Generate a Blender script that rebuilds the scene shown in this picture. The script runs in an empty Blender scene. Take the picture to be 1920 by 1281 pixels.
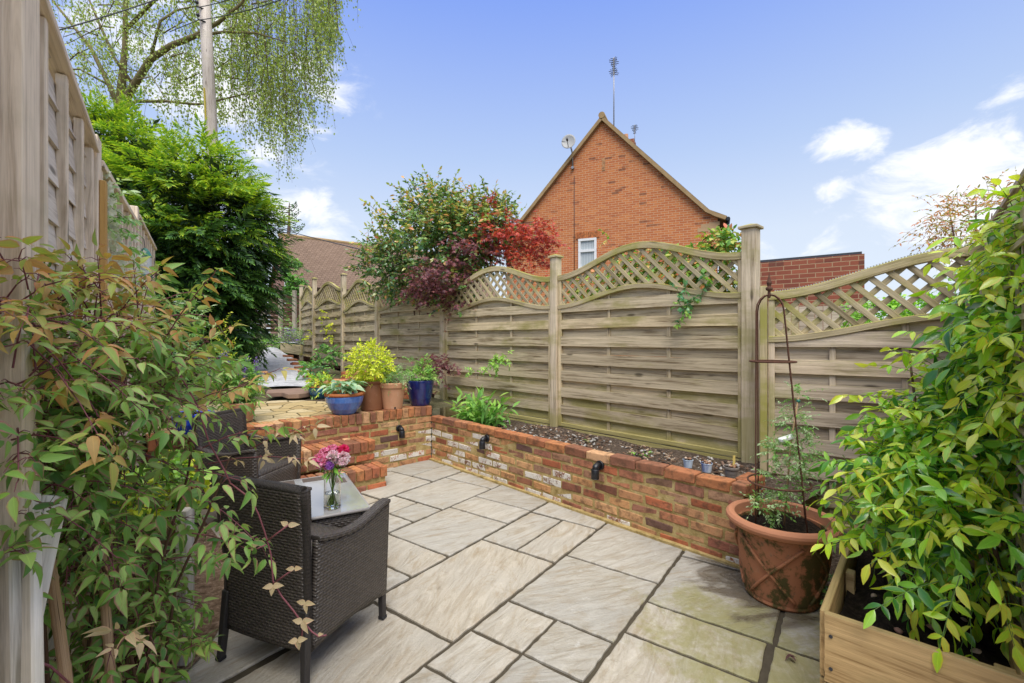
import bpy, math, random
import numpy as np
from mathutils import Vector, Matrix

random.seed(7)
RNG = np.random.default_rng(11)
SC = bpy.context.scene
COL = SC.collection
F, H, CX, CY = 863.0, 1.40, 960.0, 635.0      # focal length in photo pixels, eye height, horizon

def G(px, py, z=0.0):
    """where the sight line through a photo pixel meets the level z (measuring helper)"""
    Y = F * (H - z) / (py - CY)
    return Vector(((px - CX) / F * Y, Y, z))

def D(px, py, Y):
    return Vector(((px - CX) / F * Y, Y, H - (py - CY) / F * Y))

def V(*a):
    return Vector(a)

# ------------------------------------------------------------------ objects
def setp(o, label=None, cat=None, group=None, kind=None):
    if label: o['label'] = label
    if cat: o['category'] = cat
    if group: o['group'] = group
    if kind: o['kind'] = kind
    return o

def thing(name, label, cat, loc=(0, 0, 0), group=None, rz=0.0):
    o = bpy.data.objects.new(name, None)
    o.empty_display_size = 0.1
    COL.objects.link(o)
    o.location = loc
    o.rotation_euler = (0, 0, rz)
    return setp(o, label, cat, group)

def link(name, me, parent=None):
    o = bpy.data.objects.new(name, me)
    COL.objects.link(o)
    if parent is not None:
        o.parent = parent
    return o

def kids(o):
    return [c for c in COL.objects if c.parent == o]

def copy_tree(o, parent=None):
    c = o.copy()
    COL.objects.link(c)
    if parent is not None:
        c.parent = parent
    for ch in kids(o):
        copy_tree(ch, c)
    return c

class MB:
    """collects shapes for ONE mesh object"""
    def __init__(self):
        self.v, self.f, self.uv, self.mi, self.sm = [], [], [], [], []

    def face(self, ids, uvs=None, m=0, smooth=False):
        self.f.append(tuple(ids))
        self.uv.append(uvs if uvs else [(0.0, 0.0)] * len(ids))
        self.mi.append(m)
        self.sm.append(smooth)

    def hexa(self, c, m=0, u0=None, lu=None):
        """c: 8 corners, 0-3 at one end (loop), 4-7 at the other; u runs from end to end"""
        b = len(self.v)
        self.v += [tuple(x) for x in c]
        if u0 is None:
            u0 = random.uniform(0, 50)
        v0 = random.uniform(0, 50)
        L = (Vector(c[4]) - Vector(c[0])).length
        d = [0]
        for i in range(4):
            d.append(d[-1] + (Vector(c[(i + 1) % 4]) - Vector(c[i])).length)
        for i in range(4):
            j = (i + 1) % 4
            self.face((b + i, b + j, b + 4 + j, b + 4 + i),
                      [(u0, v0 + d[i]), (u0, v0 + d[i + 1]), (u0 + L, v0 + d[i + 1]), (u0 + L, v0 + d[i])], m)
        a = (Vector(c[1]) - Vector(c[0])).length
        e = (Vector(c[2]) - Vector(c[1])).length
        self.face((b + 3, b + 2, b + 1, b), [(u0, v0 + e), (u0 + a * .1, v0 + e), (u0 + a * .1, v0), (u0, v0)], m)
        self.face((b + 4, b + 5, b + 6, b + 7), [(u0, v0), (u0 + a * .1, v0), (u0 + a * .1, v0 + e), (u0, v0 + e)], m)

    def bar(self, p0, p1, w, t, up=(0, 0, 1), m=0, w1=None, t1=None, u0=None):
        p0, p1, up = Vector(p0), Vector(p1), Vector(up)
        A = (p1 - p0).normalized()
        S = A.cross(up)
        if S.length < 1e-5:
            S = A.cross(Vector((1, 0, 0)))
        S.normalize()
        U = S.cross(A).normalized()
        w1 = w if w1 is None else w1
        t1 = t if t1 is None else t1
        c = [p0 - S * w / 2 - U * t / 2, p0 + S * w / 2 - U * t / 2, p0 + S * w / 2 + U * t / 2, p0 - S * w / 2 + U * t / 2,
             p1 - S * w1 / 2 - U * t1 / 2, p1 + S * w1 / 2 - U * t1 / 2, p1 + S * w1 / 2 + U * t1 / 2, p1 - S * w1 / 2 + U * t1 / 2]
        self.hexa(c, m, u0)

    def box(self, c, s, ax=None, m=0, jit=0.0):
        """box centred on c, sizes s along axes ax"""
        c = Vector(c)
        X, Y, Z = [Vector(a) for a in (ax or ((1, 0, 0), (0, 1, 0), (0, 0, 1)))]
        h = [x / 2 for x in s]
        r = lambda: Vector((random.uniform(-jit, jit), random.uniform(-jit, jit), random.uniform(-jit, jit)))
        cs = []
        for sx in (-1, 1):
            for sy, sz in ((-1, -1), (1, -1), (1, 1), (-1, 1)):
                cs.append(c + X * h[0] * sx + Y * h[1] * sy + Z * h[2] * sz + (r() if jit else Vector()))
        self.hexa(cs, m)

    def strip(self, o, X, N, ss, z0, z1, t, m=0):
        """upright board: o + X*s, from height z0(s) to z1(s), thickness t behind along -N; one island"""
        o, X, N = Vector(o), Vector(X), Vector(N)
        b = len(self.v)
        u0, v0 = random.uniform(0, 50), random.uniform(0, 50)
        for s, a, c in zip(ss, z0, z1):
            p = o + X * s
            for q in (p + Vector((0, 0, a)), p + Vector((0, 0, c)), p - N * t + Vector((0, 0, c)), p - N * t + Vector((0, 0, a))):
                self.v.append(tuple(q))
        n = len(ss)
        for i in range(n - 1):
            k, l = b + 4 * i, b + 4 * (i + 1)
            h = z1[i] - z0[i]
            vv = [0, h, h + t, 2 * h + t, 2 * h + 2 * t]
            for q in range(4):
                r = (q + 1) % 4
                self.face((k + q, l + q, l + r, k + r), [(u0 + ss[i], v0 + vv[q]), (u0 + ss[i + 1], v0 + vv[q]), (u0 + ss[i + 1], v0 + vv[q + 1]), (u0 + ss[i], v0 + vv[q + 1])], m)
        for k, rev in ((b, 0), (b + 4 * (n - 1), 1)):
            ids = (k, k + 1, k + 2, k + 3)
            self.face(ids[::-1] if rev else ids, [(u0, v0)] * 4, m)

    def sweep(self, pts, N, w, t, m=0):
        """rectangular rail along pts (curved in the plane with normal N): w in the plane, t along N"""
        pts = [Vector(p) for p in pts]
        N = Vector(N).normalized()
        b = len(self.v)
        u, u0, v0 = 0.0, random.uniform(0, 50), random.uniform(0, 50)
        us = []
        for i, p in enumerate(pts):
            T = (pts[min(i + 1, len(pts) - 1)] - pts[max(i - 1, 0)]).normalized()
            B = N.cross(T).normalized()
            if i: u += (p - pts[i - 1]).length
            us.append(u)
            for a, c in ((-1, 1), (1, 1), (1, -1), (-1, -1)):
                self.v.append(tuple(p + B * w / 2 * a + N * t / 2 * c))
        vv = [0, w, w + t, 2 * w + t, 2 * w + 2 * t]
        for i in range(len(pts) - 1):
            k, l = b + 4 * i, b + 4 * i + 4
            for q in range(4):
                r = (q + 1) % 4
                self.face((k + q, k + r, l + r, l + q), [(u0 + us[i], v0 + vv[q]), (u0 + us[i], v0 + vv[q + 1]), (u0 + us[i + 1], v0 + vv[q + 1]), (u0 + us[i + 1], v0 + vv[q])], m)
        self.face((b + 3, b + 2, b + 1, b), None, m)
        e = b + 4 * (len(pts) - 1)
        self.face((e, e + 1, e + 2, e + 3), None, m)

    def tube(self, pts, r, n=8, m=0, smooth=True):
        pts = [Vector(p) for p in pts]
        rs = r if isinstance(r, (list, tuple)) else [r] * len(pts)
        b = len(self.v)
        ref = Vector((0.13, 0.21, 0.97))
        u = 0.0
        us = []
        for i, p in enumerate(pts):
            T = (pts[min(i + 1, len(pts) - 1)] - pts[max(i - 1, 0)]).normalized()
            S = T.cross(ref)
            if S.length < .05: S = T.cross(Vector((1, 0, 0)))
            S.normalize()
            U = S.cross(T)
            if i: u += (p - pts[i - 1]).length
            us.append(u)
            for k in range(n):
                a = 2 * math.pi * k / n
                self.v.append(tuple(p + (S * math.cos(a) + U * math.sin(a)) * rs[i]))
        for i in range(len(pts) - 1):
            for k in range(n):
                l = (k + 1) % n
                self.face((b + i * n + k, b + i * n + l, b + (i + 1) * n + l, b + (i + 1) * n + k),
                          [(us[i], k / n), (us[i], (k + 1) / n), (us[i + 1], (k + 1) / n), (us[i + 1], k / n)], m, smooth)
        self.face([b + k for k in range(n)][::-1], None, m)
        self.face([b + (len(pts) - 1) * n + k for k in range(n)], None, m)

    def lathe(self, prof, n=40, c=(0, 0, 0), m=0, wob=0.0):
        c = Vector(c)
        b = len(self.v)
        ph = random.uniform(0, 6)
        pr = [prof[0]]
        for q0, q1 in zip(prof, prof[1:]):          # support rings keep the smooth shading tight at the corners
            l = math.hypot(q1[0] - q0[0], q1[1] - q0[1])
            if l > .014:
                for f in (.0025 / l, 1 - .0025 / l):
                    pr.append((q0[0] + (q1[0] - q0[0]) * f, q0[1] + (q1[1] - q0[1]) * f))
            pr.append(q1)
        prof = pr
        for r, z in prof:
            for k in range(n):
                a = 2 * math.pi * k / n
                rr = r * (1 + wob * math.sin(2 * a + ph))
                self.v.append((c.x + rr * math.cos(a), c.y + rr * math.sin(a), c.z + z))
        d = 0
        for i in range(len(prof) - 1):
            d2 = d + math.hypot(prof[i + 1][0] - prof[i][0], prof[i + 1][1] - prof[i][1])
            for k in range(n):
                l = (k + 1) % n
                self.face((b + i * n + k, b + i * n + l, b + (i + 1) * n + l, b + (i + 1) * n + k),
                          [(k / n, d), ((k + 1) / n, d), ((k + 1) / n, d2), (k / n, d2)], m, True)
            d = d2

    def surf(self, fn, nu, nv, m=0, smooth=True):
        """fn(i/nu, j/nv) -> (point, (u,v))"""
        b = len(self.v)
        uvs = []
        for j in range(nv + 1):
            for i in range(nu + 1):
                p, q = fn(i / nu, j / nv)
                self.v.append(tuple(p)); uvs.append(q)
        for j in range(nv):
            for i in range(nu):
                a = j * (nu + 1) + i
                ids = (a, a + 1, a + nu + 2, a + nu + 1)
                self.face([b + k for k in ids], [uvs[k] for k in ids], m, smooth)

    def ball(self, c, r, m=0, n=10, sq=(1, 1, 1), lump=0.0):
        c = Vector(c)
        def fn(u, v):
            a, e = u * 2 * math.pi, (v - .5) * math.pi
            k = 1 + lump * math.sin(3 * a + c.x * 90) * math.cos(2 * e + c.y * 70)
            return (c + Vector((math.cos(a) * math.cos(e) * sq[0], math.sin(a) * math.cos(e) * sq[1], math.sin(e) * sq[2])) * r * k, (u, v))
        self.surf(fn, n, max(4, n // 2), m)

    def poly(self, pts, m=0, scale=1.0):
        b = len(self.v)
        self.v += [tuple(p) for p in pts]
        self.face(range(b, b + len(pts)), [(p[0] * scale, p[1] * scale) for p in pts], m)

    def build(self, name, mats, parent=None, bevel=0.0, seg=1, solid=0.0, sub=0):
        me = bpy.data.meshes.new(name)
        me.from_pydata(self.v, [], self.f)
        if not isinstance(mats, (list, tuple)): mats = [mats]
        for m in mats: me.materials.append(m)
        uvl = me.uv_layers.new(name='UVMap')
        flat = [x for face in self.uv for p in face for x in p]
        uvl.data.foreach_set('uv', flat)
        me.polygons.foreach_set('material_index', self.mi)
        me.polygons.foreach_set('use_smooth', self.sm)
        me.update()
        o = link(name, me, parent)
        if solid:
            s = o.modifiers.new('solid', 'SOLIDIFY'); s.thickness = solid; s.offset = 0
        if bevel:
            bv = o.modifiers.new('bevel', 'BEVEL'); bv.width = bevel; bv.segments = seg; bv.limit_method = 'ANGLE'
        if sub:
            s = o.modifiers.new('sub', 'SUBSURF'); s.levels = sub; s.render_levels = sub
        return o

# ------------------------------------------------------------------ leaves and twigs (numpy)
def unit(a):
    return a / np.maximum(np.linalg.norm(a, axis=-1, keepdims=True), 1e-9)

SHAPES = {  # rows along the leaf: (t, half width)
    'oval': ((0, .06), (.14, .55), (.38, 1.0), (.66, .82), (.88, .36), (1, .02)),
    'ovate': ((0, .1), (.12, .75), (.32, 1.0), (.6, .72), (.84, .3), (1, .02)),
    'lance': ((0, .1), (.2, .7), (.45, 1.0), (.75, .6), (1, .02)),
    'round': ((0, .1), (.15, .75), (.45, 1.05), (.75, .85), (1, .05)),
    'blade': ((0, .6), (.4, 1.0), (.75, .65), (1, .02)),
}

class Leaves:
    def __init__(self):
        self.V, self.Fq, self.UV, self.MI, self.n = [], [], [], [], 0

    def add(self, P, A, N, L, W, shape='oval', curl=.25, fold=.25, m=0, wave=0.0):
        P, A, N = np.asarray(P, float), unit(np.asarray(A, float)), np.asarray(N, float)
        M = len(P)
        if M == 0: return
        L = np.broadcast_to(L, (M,)).astype(float); W = np.broadcast_to(W, (M,)).astype(float)
        N = N - (N * A).sum(-1, keepdims=True) * A
        N = unit(N); S = np.cross(A, N)
        if shape == 'diamond':
            loc = [(0, 0), (.45, 1), (1, 0), (.5, -1)]
            vs = np.stack([P + A * (L * t)[:, None] + S * (W * c / 2)[:, None] - N * (L * curl * t * t)[:, None] for t, c in loc], 1)
            fq = np.array([[0, 1, 2, 3]]); uv = np.array([[.5, 0], [1, .5], [.5, 1], [0, .5]], float)
        else:
            rows = SHAPES[shape]
            vs, uv = [], []
            cu = curl * RNG.uniform(.5, 1.4, M)
            for t, w in rows:
                base = P + A * (L * t)[:, None] - N * (L * cu * t * t)[:, None]
                for c in (-1, 0, 1):
                    q = base + S * (W * w * c / 2)[:, None] + N * (W * w * fold * abs(c) / 2)[:, None]
                    if wave and c:
                        q = q + N * (W * wave * RNG.uniform(-1, 1, M))[:, None]
                    vs.append(q); uv.append((.5 + c * .5, t))
            vs = np.stack(vs, 1); uv = np.array(uv, float)
            fq = []
            for r in range(len(rows) - 1):
                for c in range(2):
                    a = r * 3 + c
                    fq.append((a, a + 1, a + 4, a + 3))
            fq = np.array(fq)
        k = vs.shape[1]
        idx = (np.arange(M) * k)[:, None, None] + fq[None] + self.n
        self.V.append(vs.reshape(-1, 3)); self.Fq.append(idx.reshape(-1, 4))
        self.UV.append(np.broadcast_to(uv[fq][None], (M,) + fq.shape + (2,)).reshape(-1, 2))
        mm = np.broadcast_to(m, (M,))
        self.MI.append(np.repeat(mm, len(fq)))
        self.n += M * k

    def build(self, name, mats, parent=None, smooth=True):
        if not isinstance(mats, (list, tuple)): mats = [mats]
        v = np.concatenate(self.V); f = np.concatenate(self.Fq); uv = np.concatenate(self.UV); mi = np.concatenate(self.MI)
        me = bpy.data.meshes.new(name)
        me.vertices.add(len(v)); me.vertices.foreach_set('co', v.astype(np.float32).ravel())
        me.loops.add(f.size); me.loops.foreach_set('vertex_index', f.astype(np.int32).ravel())
        me.polygons.add(len(f)); me.polygons.foreach_set('loop_start', np.arange(0, f.size, 4, dtype=np.int32))
        for mt in mats: me.materials.append(mt)
        me.polygons.foreach_set('material_index', mi.astype(np.int32))
        me.polygons.foreach_set('use_smooth', np.full(len(f), smooth))
        l = me.uv_layers.new(name='UVMap'); l.data.foreach_set('uv', uv.astype(np.float32).ravel())
        me.update(calc_edges=True)
        return link(name, me, parent)

def twigs(lv, st, P, Dr, Lg, K, ll, lw, droop=.35, shape='oval', m=0, pair=True, spread=.9, hang=.25, jit=.3, fold=.25, curl=.25, term=True, r=.002, sides=3, upn=.6):
    """twigs from P along Dr, drooping, with K leaf nodes each; leaves go to lv, stem tubes to st"""
    P = np.asarray(P, float); M = len(P)
    if M == 0: return
    Dr = unit(np.asarray(Dr, float)); Lg = np.broadcast_to(Lg, (M,)).astype(float)
    ll = np.broadcast_to(ll, (M,)).astype(float); lw = np.broadcast_to(lw, (M,)).astype(float)
    m = np.broadcast_to(m, (M,))
    up = np.array([0, 0, 1.0])
    def at(t):
        return P + Dr * (Lg * t)[:, None] - up * (Lg * droop * t * t)[:, None]
    def tan(t):
        return unit(Dr - up * (2 * droop * t))
    if st is not None:
        pts = np.stack([at(t) for t in (0, .35, .7, 1)], 1)
        st.append((pts, np.full(M, r) if np.isscalar(r) else r))
    for k in range(K):
        t = (k + .7) / (K + .3)
        p, T = at(t), tan(t)
        S = unit(np.cross(T, up) + RNG.normal(0, .15, (M, 3)))
        for sg in ((-1, 1) if pair else ((-1,) if k % 2 else (1,))):
            a = T * .55 + S * sg * spread + RNG.normal(0, jit, (M, 3)) - up * hang
            n = up * upn + RNG.normal(0, .4, (M, 3)) + Dr * .25
            sz = RNG.uniform(.7, 1.15, M) * (1 - .25 * abs(t - .5))
            lv.add(p, a, n, ll * sz, lw * sz, shape, curl, fold, m)
    if term:
        n = up * upn + RNG.normal(0, .4, (M, 3))
        lv.add(at(1.0), tan(1.0) + RNG.normal(0, jit * .6, (M, 3)) - up * hang * .5, n, ll, lw, shape, curl, fold, m)

def stems_mesh(st, name, mat, parent, n=4):
    """all collected twig tubes as one mesh"""
    mb = Leaves()
    for pts, r in st:
        M, K, _ = pts.shape
        T = unit(np.gradient(pts, axis=1))
        ref = np.array([.31, .17, .93])
        S = unit(np.cross(T, ref)); U = np.cross(S, T)
        taper = np.linspace(1, .5, K)[None, :, None]
        ring = [pts + (S * math.cos(2 * math.pi * k / n) + U * math.sin(2 * math.pi * k / n)) * r[:, None, None] * taper for k in range(n)]
        v = np.stack(ring, 2).reshape(-1, 3)                    # M,K,n
        fq = []
        for i in range(K - 1):
            for k in range(n):
                l = (k + 1) % n
                fq.append((i * n + k, i * n + l, (i + 1) * n + l, (i + 1) * n + k))
        fq = np.array(fq)
        idx = (np.arange(M) * K * n)[:, None, None] + fq[None] + mb.n
        mb.V.append(v); mb.Fq.append(idx.reshape(-1, 4)); mb.UV.append(np.zeros((idx.size, 2))); mb.MI.append(np.zeros(M * len(fq), int))
        mb.n += len(v)
    return mb.build(name, mat, parent)

def in_ellipsoids(els, n, shell=.0, squash=None):
    """points in a union of ellipsoids [(centre, radii, weight)], with outward normals; shell 0..1 pushes to the surface"""
    w = np.array([e[2] for e in els], float); w /= w.sum()
    which = RNG.choice(len(els), n, p=w)
    d = unit(RNG.normal(0, 1, (n, 3)))
    rad = RNG.uniform(shell ** 3, 1, n) ** (1 / 3)
    C = np.array([tuple(e[0]) for e in els])[which]; R = np.array([tuple(e[1]) for e in els])[which]
    return C + d * R * rad[:, None], unit(d / R), rad

# ------------------------------------------------------------------ materials
def nd(nt, typ, props=None, **ins):
    n = nt.nodes.new(typ)
    for k, v in (props or {}).items(): setattr(n, k, v)
    for k, v in ins.items():
        key = int(k[1:]) if k[0] == 'i' and k[1:].isdigit() else k.replace('_', ' ')
        s = n.inputs[key]
        if isinstance(v, bpy.types.NodeSocket): nt.links.new(v, s)
        else: s.default_value = v
    return n

def new_mat(name, rough=.6, spec=.3):
    m = bpy.data.materials.new(name); m.use_nodes = True
    nt = m.node_tree
    b = nt.nodes['Principled BSDF']
    b.inputs['Roughness'].default_value = rough
    b.inputs['Specular IOR Level'].default_value = spec
    return m, nt, b

def c4(c): return (c[0], c[1], c[2], 1.0)

def ramp(nt, fac, stops, interp='LINEAR'):
    r = nt.nodes.new('ShaderNodeValToRGB')
    r.color_ramp.interpolation = interp
    el = r.color_ramp.elements
    while len(el) > 1: el.remove(el[-1])
    for i, (p, c) in enumerate(stops):
        c = c4(c) if len(c) == 3 else c
        if i == 0: el[0].position = p; el[0].color = c
        else:
            e = el.new(p); e.color = c
    nt.links.new(fac, r.inputs[0])
    return r.outputs[0]

def mixc(nt, fac, a, b, mode='MIX'):
    n = nt.nodes.new('ShaderNodeMix'); n.data_type = 'RGBA'; n.blend_type = mode
    for s, v in ((n.inputs['Factor'], fac), (n.inputs[6], a), (n.inputs[7], b)):
        if isinstance(v, bpy.types.NodeSocket): nt.links.new(v, s)
        else: s.default_value = c4(v) if isinstance(v, (tuple, list)) and len(v) == 3 else v
    return n.outputs[2]

def math_(nt, op, a, b=0.0, c=0.0, clamp=False):
    n = nt.nodes.new('ShaderNodeMath'); n.operation = op; n.use_clamp = clamp
    for s, v in zip(n.inputs, (a, b, c)):
        if isinstance(v, bpy.types.NodeSocket): nt.links.new(v, s)
        else: s.default_value = v
    return n.outputs[0]

def noise(nt, vec, scale, detail=4, rough=.55, dist=0.0):
    n = nd(nt, 'ShaderNodeTexNoise', Scale=scale, Detail=detail, Roughness=rough, Distortion=dist)
    if vec is not None: nt.links.new(vec, n.inputs['Vector'])
    return n.outputs['Fac']

def sstep(nt, x, a, b):
    n = nd(nt, 'ShaderNodeMapRange', {'interpolation_type': 'SMOOTHSTEP'})
    nt.links.new(x, n.inputs[0]); n.inputs[1].default_value = a; n.inputs[2].default_value = b
    return n.outputs[0]

def bump(nt, bsdf, h, strength=.3, dist=.01):
    b = nd(nt, 'ShaderNodeBump', Strength=strength, Distance=dist)
    nt.links.new(h, b.inputs['Height']); nt.links.new(b.outputs[0], bsdf.inputs['Normal'])

def mapping(nt, vec, scale=(1, 1, 1), rot=(0, 0, 0)):
    n = nd(nt, 'ShaderNodeMapping'); n.inputs['Scale'].default_value = scale; n.inputs['Rotation'].default_value = rot
    nt.links.new(vec, n.inputs['Vector']); return n.outputs[0]

def uvw(nt): return nd(nt, 'ShaderNodeTexCoord').outputs['UV']
def objc(nt): return nd(nt, 'ShaderNodeTexCoord').outputs['Object']
def wpos(nt): return nd(nt, 'ShaderNodeNewGeometry').outputs['Position']
def island(nt): return nd(nt, 'ShaderNodeNewGeometry').outputs['Random Per Island']

def simple(name, col, rough=.5, spec=.4, metal=0.0, var=.12, scale=20, bmp=0.0):
    m, nt, b = new_mat(name, rough, spec)
    n = noise(nt, objc(nt), scale)
    c = mixc(nt, n, tuple(x * (1 - var) for x in col), tuple(min(1, x * (1 + var)) for x in col))
    nt.links.new(c, b.inputs['Base Color']); b.inputs['Metallic'].default_value = metal
    if bmp: bump(nt, b, n, bmp, .005)
    return m

def wood(name, dark, light, green=(.22, .21, .07), algae=.5, zlo=None, rough=.85, grain=1.0):
    m, nt, b = new_mat(name, rough, .15)
    uv = uvw(nt); isl = island(nt)
    g1 = noise(nt, mapping(nt, uv, (2.2, 55 * grain, 1)), 1.0, 5, .65, .4)
    g2 = noise(nt, mapping(nt, uv, (1.3, 26, 1)), 1.0, 5, .68, 1.2)
    g3 = noise(nt, mapping(nt, uv, (1.1, 3, 1)), 1.0, 5, .65, .5)
    kn = nd(nt, 'ShaderNodeTexVoronoi', {'feature': 'F1'}, Scale=1.0); nt.links.new(mapping(nt, uv, (2.2, 8, 1)), kn.inputs['Vector'])
    knot = sstep(nt, kn.outputs['Distance'], .14, .05)
    f = math_(nt, 'ADD', math_(nt, 'MULTIPLY_ADD', g1, .35, math_(nt, 'MULTIPLY', g2, .55)), math_(nt, 'MULTIPLY', math_(nt, 'SUBTRACT', g3, .4), .35))
    c = ramp(nt, f, [(.36, dark), (.47, tuple(a * .4 + x * .6 for a, x in zip(dark, light))), (.62, light)])
    tint = ramp(nt, isl, [(0, (.78, .76, .74)), (.5, (1, 1, 1)), (1, (1.16, 1.12, 1.05))])
    c = mixc(nt, 1.0, c, tint, 'MULTIPLY')
    c = mixc(nt, math_(nt, 'MULTIPLY', knot, .75), c, tuple(x * .3 for x in dark))
    al = noise(nt, mapping(nt, wpos(nt), (1.2, 1.2, 2.5)), 1.6, 5, .62)
    al = math_(nt, 'ADD', al, math_(nt, 'MULTIPLY', math_(nt, 'SUBTRACT', isl, .5), .2))
    if zlo is not None:
        sep = nd(nt, 'ShaderNodeSeparateXYZ'); nt.links.new(wpos(nt), sep.inputs[0])
        low = sstep(nt, sep.outputs['Z'], zlo + .55, zlo)
        al = math_(nt, 'ADD', al, math_(nt, 'MULTIPLY', low, .2))
    nz = nd(nt, 'ShaderNodeSeparateXYZ'); nt.links.new(nd(nt, 'ShaderNodeNewGeometry').outputs['Normal'], nz.inputs[0])
    al = math_(nt, 'ADD', al, math_(nt, 'MULTIPLY', sstep(nt, nz.outputs['Z'], .3, .9), .22))
    am = math_(nt, 'MULTIPLY', sstep(nt, al, .52, .76), algae)
    c = mixc(nt, am, c, green)
    nt.links.new(c, b.inputs['Base Color'])
    bump(nt, b, math_(nt, 'SUBTRACT', math_(nt, 'ADD', g1, g2), math_(nt, 'MULTIPLY', knot, .3)), .5, .005)
    return m

LEAF_GAIN = 1.9
def leafmat(name, stops, edge=None, edge_amt=.6, tip=None, rough=.45, spec=.35, trans=.28, back=1.25, vein=.12, hue=.0):
    """per leaf colour from Random Per Island; edge / tip colours follow the leaf's own UV"""
    m, nt, b = new_mat(name, rough, spec)
    isl = island(nt)
    gn = lambda q: tuple(min(.75, x * LEAF_GAIN) for x in q)
    stops = [(p_, gn(q)) for p_, q in stops]
    edge = gn(edge) if edge else None; tip = gn(tip) if tip else None
    c = ramp(nt, isl, stops)
    sep = nd(nt, 'ShaderNodeSeparateXYZ'); nt.links.new(uvw(nt), sep.inputs[0])
    ax = math_(nt, 'ABSOLUTE', math_(nt, 'MULTIPLY', math_(nt, 'SUBTRACT', sep.outputs[0], .5), 2.0))
    pn = noise(nt, objc(nt), 28, 3)
    c = mixc(nt, math_(nt, 'MULTIPLY', pn, .5), c, mixc(nt, 1.0, c, (.62, .68, .6), 'MULTIPLY'))
    if vein:
        c = mixc(nt, math_(nt, 'MULTIPLY', sstep(nt, ax, .12, .0), vein * 3), c, mixc(nt, 1.0, c, (1.5, 1.45, 1.2), 'MULTIPLY'))
    if edge:
        e = sstep(nt, math_(nt, 'ADD', ax, math_(nt, 'MULTIPLY', math_(nt, 'SUBTRACT', pn, .5), .9)), .5, 1.1)
        w = math_(nt, 'FRACT', math_(nt, 'MULTIPLY', isl, 17.31))
        c = mixc(nt, math_(nt, 'MULTIPLY', e, math_(nt, 'MULTIPLY', w, edge_amt * 1.4, clamp=True)), c, edge)
    if tip:
        c = mixc(nt, math_(nt, 'MULTIPLY', sstep(nt, sep.outputs[1], .35, 1.0), .8), c, tip)
    geo = nd(nt, 'ShaderNodeNewGeometry')
    c2 = mixc(nt, geo.outputs['Backfacing'], c, mixc(nt, .18, mixc(nt, 1.0, c, (back, back, back), 'MULTIPLY'), (.3, .34, .2)))
    nt.links.new(c2, b.inputs['Base Color'])
    tr = nd(nt, 'ShaderNodeBsdfTranslucent')
    nt.links.new(mixc(nt, 1.0, c, (1.5, 1.6, .8), 'MULTIPLY'), tr.inputs['Color'])
    mx = nd(nt, 'ShaderNodeMixShader'); mx.inputs[0].default_value = trans
    nt.links.new(b.outputs[0], mx.inputs[1]); nt.links.new(tr.outputs[0], mx.inputs[2])
    nt.links.new(mx.outputs[0], nt.nodes['Material Output'].inputs['Surface'])
    return m
# ------------------------------------------------------------------ camera, sky, sun
cam = bpy.data.cameras.new('camera'); cam.lens = F / 1920 * 36; cam.sensor_width = 36
cam.shift_y = -5.5 / 1920; cam.clip_start = .05; cam.clip_end = 3000
co = bpy.data.objects.new('camera', cam); COL.objects.link(co)
co.location = (0, 0, H); co.rotation_euler = (math.pi / 2, 0, 0); SC.camera = co
SC.view_settings.view_transform = 'Standard'; SC.view_settings.look = 'None'
SC.view_settings.exposure = EXPOSURE = 1.05; SC.view_settings.gamma = 1

SUN_EL, SUN_AZ = math.radians(58), math.radians(172)      # azimuth clockwise from +Y: behind the camera, a little to the left
W = bpy.data.worlds.new('World'); SC.world = W; W.use_nodes = True
nt = W.node_tree
bg = nt.nodes['Background']
sky = nd(nt, 'ShaderNodeTexSky', {'sky_type': 'NISHITA'})
sky.sun_disc = False; sky.sun_elevation = SUN_EL; sky.sun_rotation = SUN_AZ
sky.air_density = 1.0; sky.dust_density = 1.2; sky.ozone_density = 2.2
dirv = nd(nt, 'ShaderNodeTexCoord').outputs['Generated']
sep = nd(nt, 'ShaderNodeSeparateXYZ'); nt.links.new(dirv, sep.inputs[0])
hz = ramp(nt, sep.outputs['Z'], [(0, (3.7, 4.0, 4.5)), (.2, (3.4, 3.8, 4.45)), (.36, (2.35, 3.0, 4.4)), (.6, (1.15, 1.85, 4.5)), (.7, (1.4, 2.0, 4.4)), (.8, (7.6, 7.6, 7.7)), (1, (10.5, 10.4, 10.2))])
c = mixc(nt, .88, sky.outputs[0], hz)
# clouds: places in the sky given by direction, broken up by noise
def cloud_at(px, py):
    return Vector(((px - CX) / F, 1.0, (CY - py) / F)).normalized()
n1 = noise(nt, mapping(nt, dirv, (1, 1, 1.9)), 9.0, 9, .62, .5)
tot = None
for px, py, rad, amt in ((1600, 268, .085, .95), (1560, 358, .05, .75), (1800, 345, .17, 1.05), (1880, 260, .08, .7), (1900, 180, .06, .5), (1720, 400, .14, .85),
                         (1560, 440, .2, .38), (1900, 420, .2, 1.0), (1420, 470, .2, .25), (575, 400, .12, .85), (430, 160, .26, .75), (300, 60, .3, .6), (620, 480, .16, .5)):
    v = cloud_at(px, py)
    d = nd(nt, 'ShaderNodeVectorMath', {'operation': 'DISTANCE'})
    nrm = nd(nt, 'ShaderNodeVectorMath', {'operation': 'NORMALIZE'}); nt.links.new(dirv, nrm.inputs[0])
    st_ = nd(nt, 'ShaderNodeVectorMath', {'operation': 'MULTIPLY'}); nt.links.new(nrm.outputs[0], st_.inputs[0]); st_.inputs[1].default_value = (1, 1, 1.7)
    nt.links.new(st_.outputs[0], d.inputs[0]); d.inputs[1].default_value = (v.x, v.y, v.z * 1.7)
    k = math_(nt, 'MULTIPLY', sstep(nt, d.outputs['Value'], rad * 1.25, 0), amt)
    tot = k if tot is None else math_(nt, 'MAXIMUM', tot, k)
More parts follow.
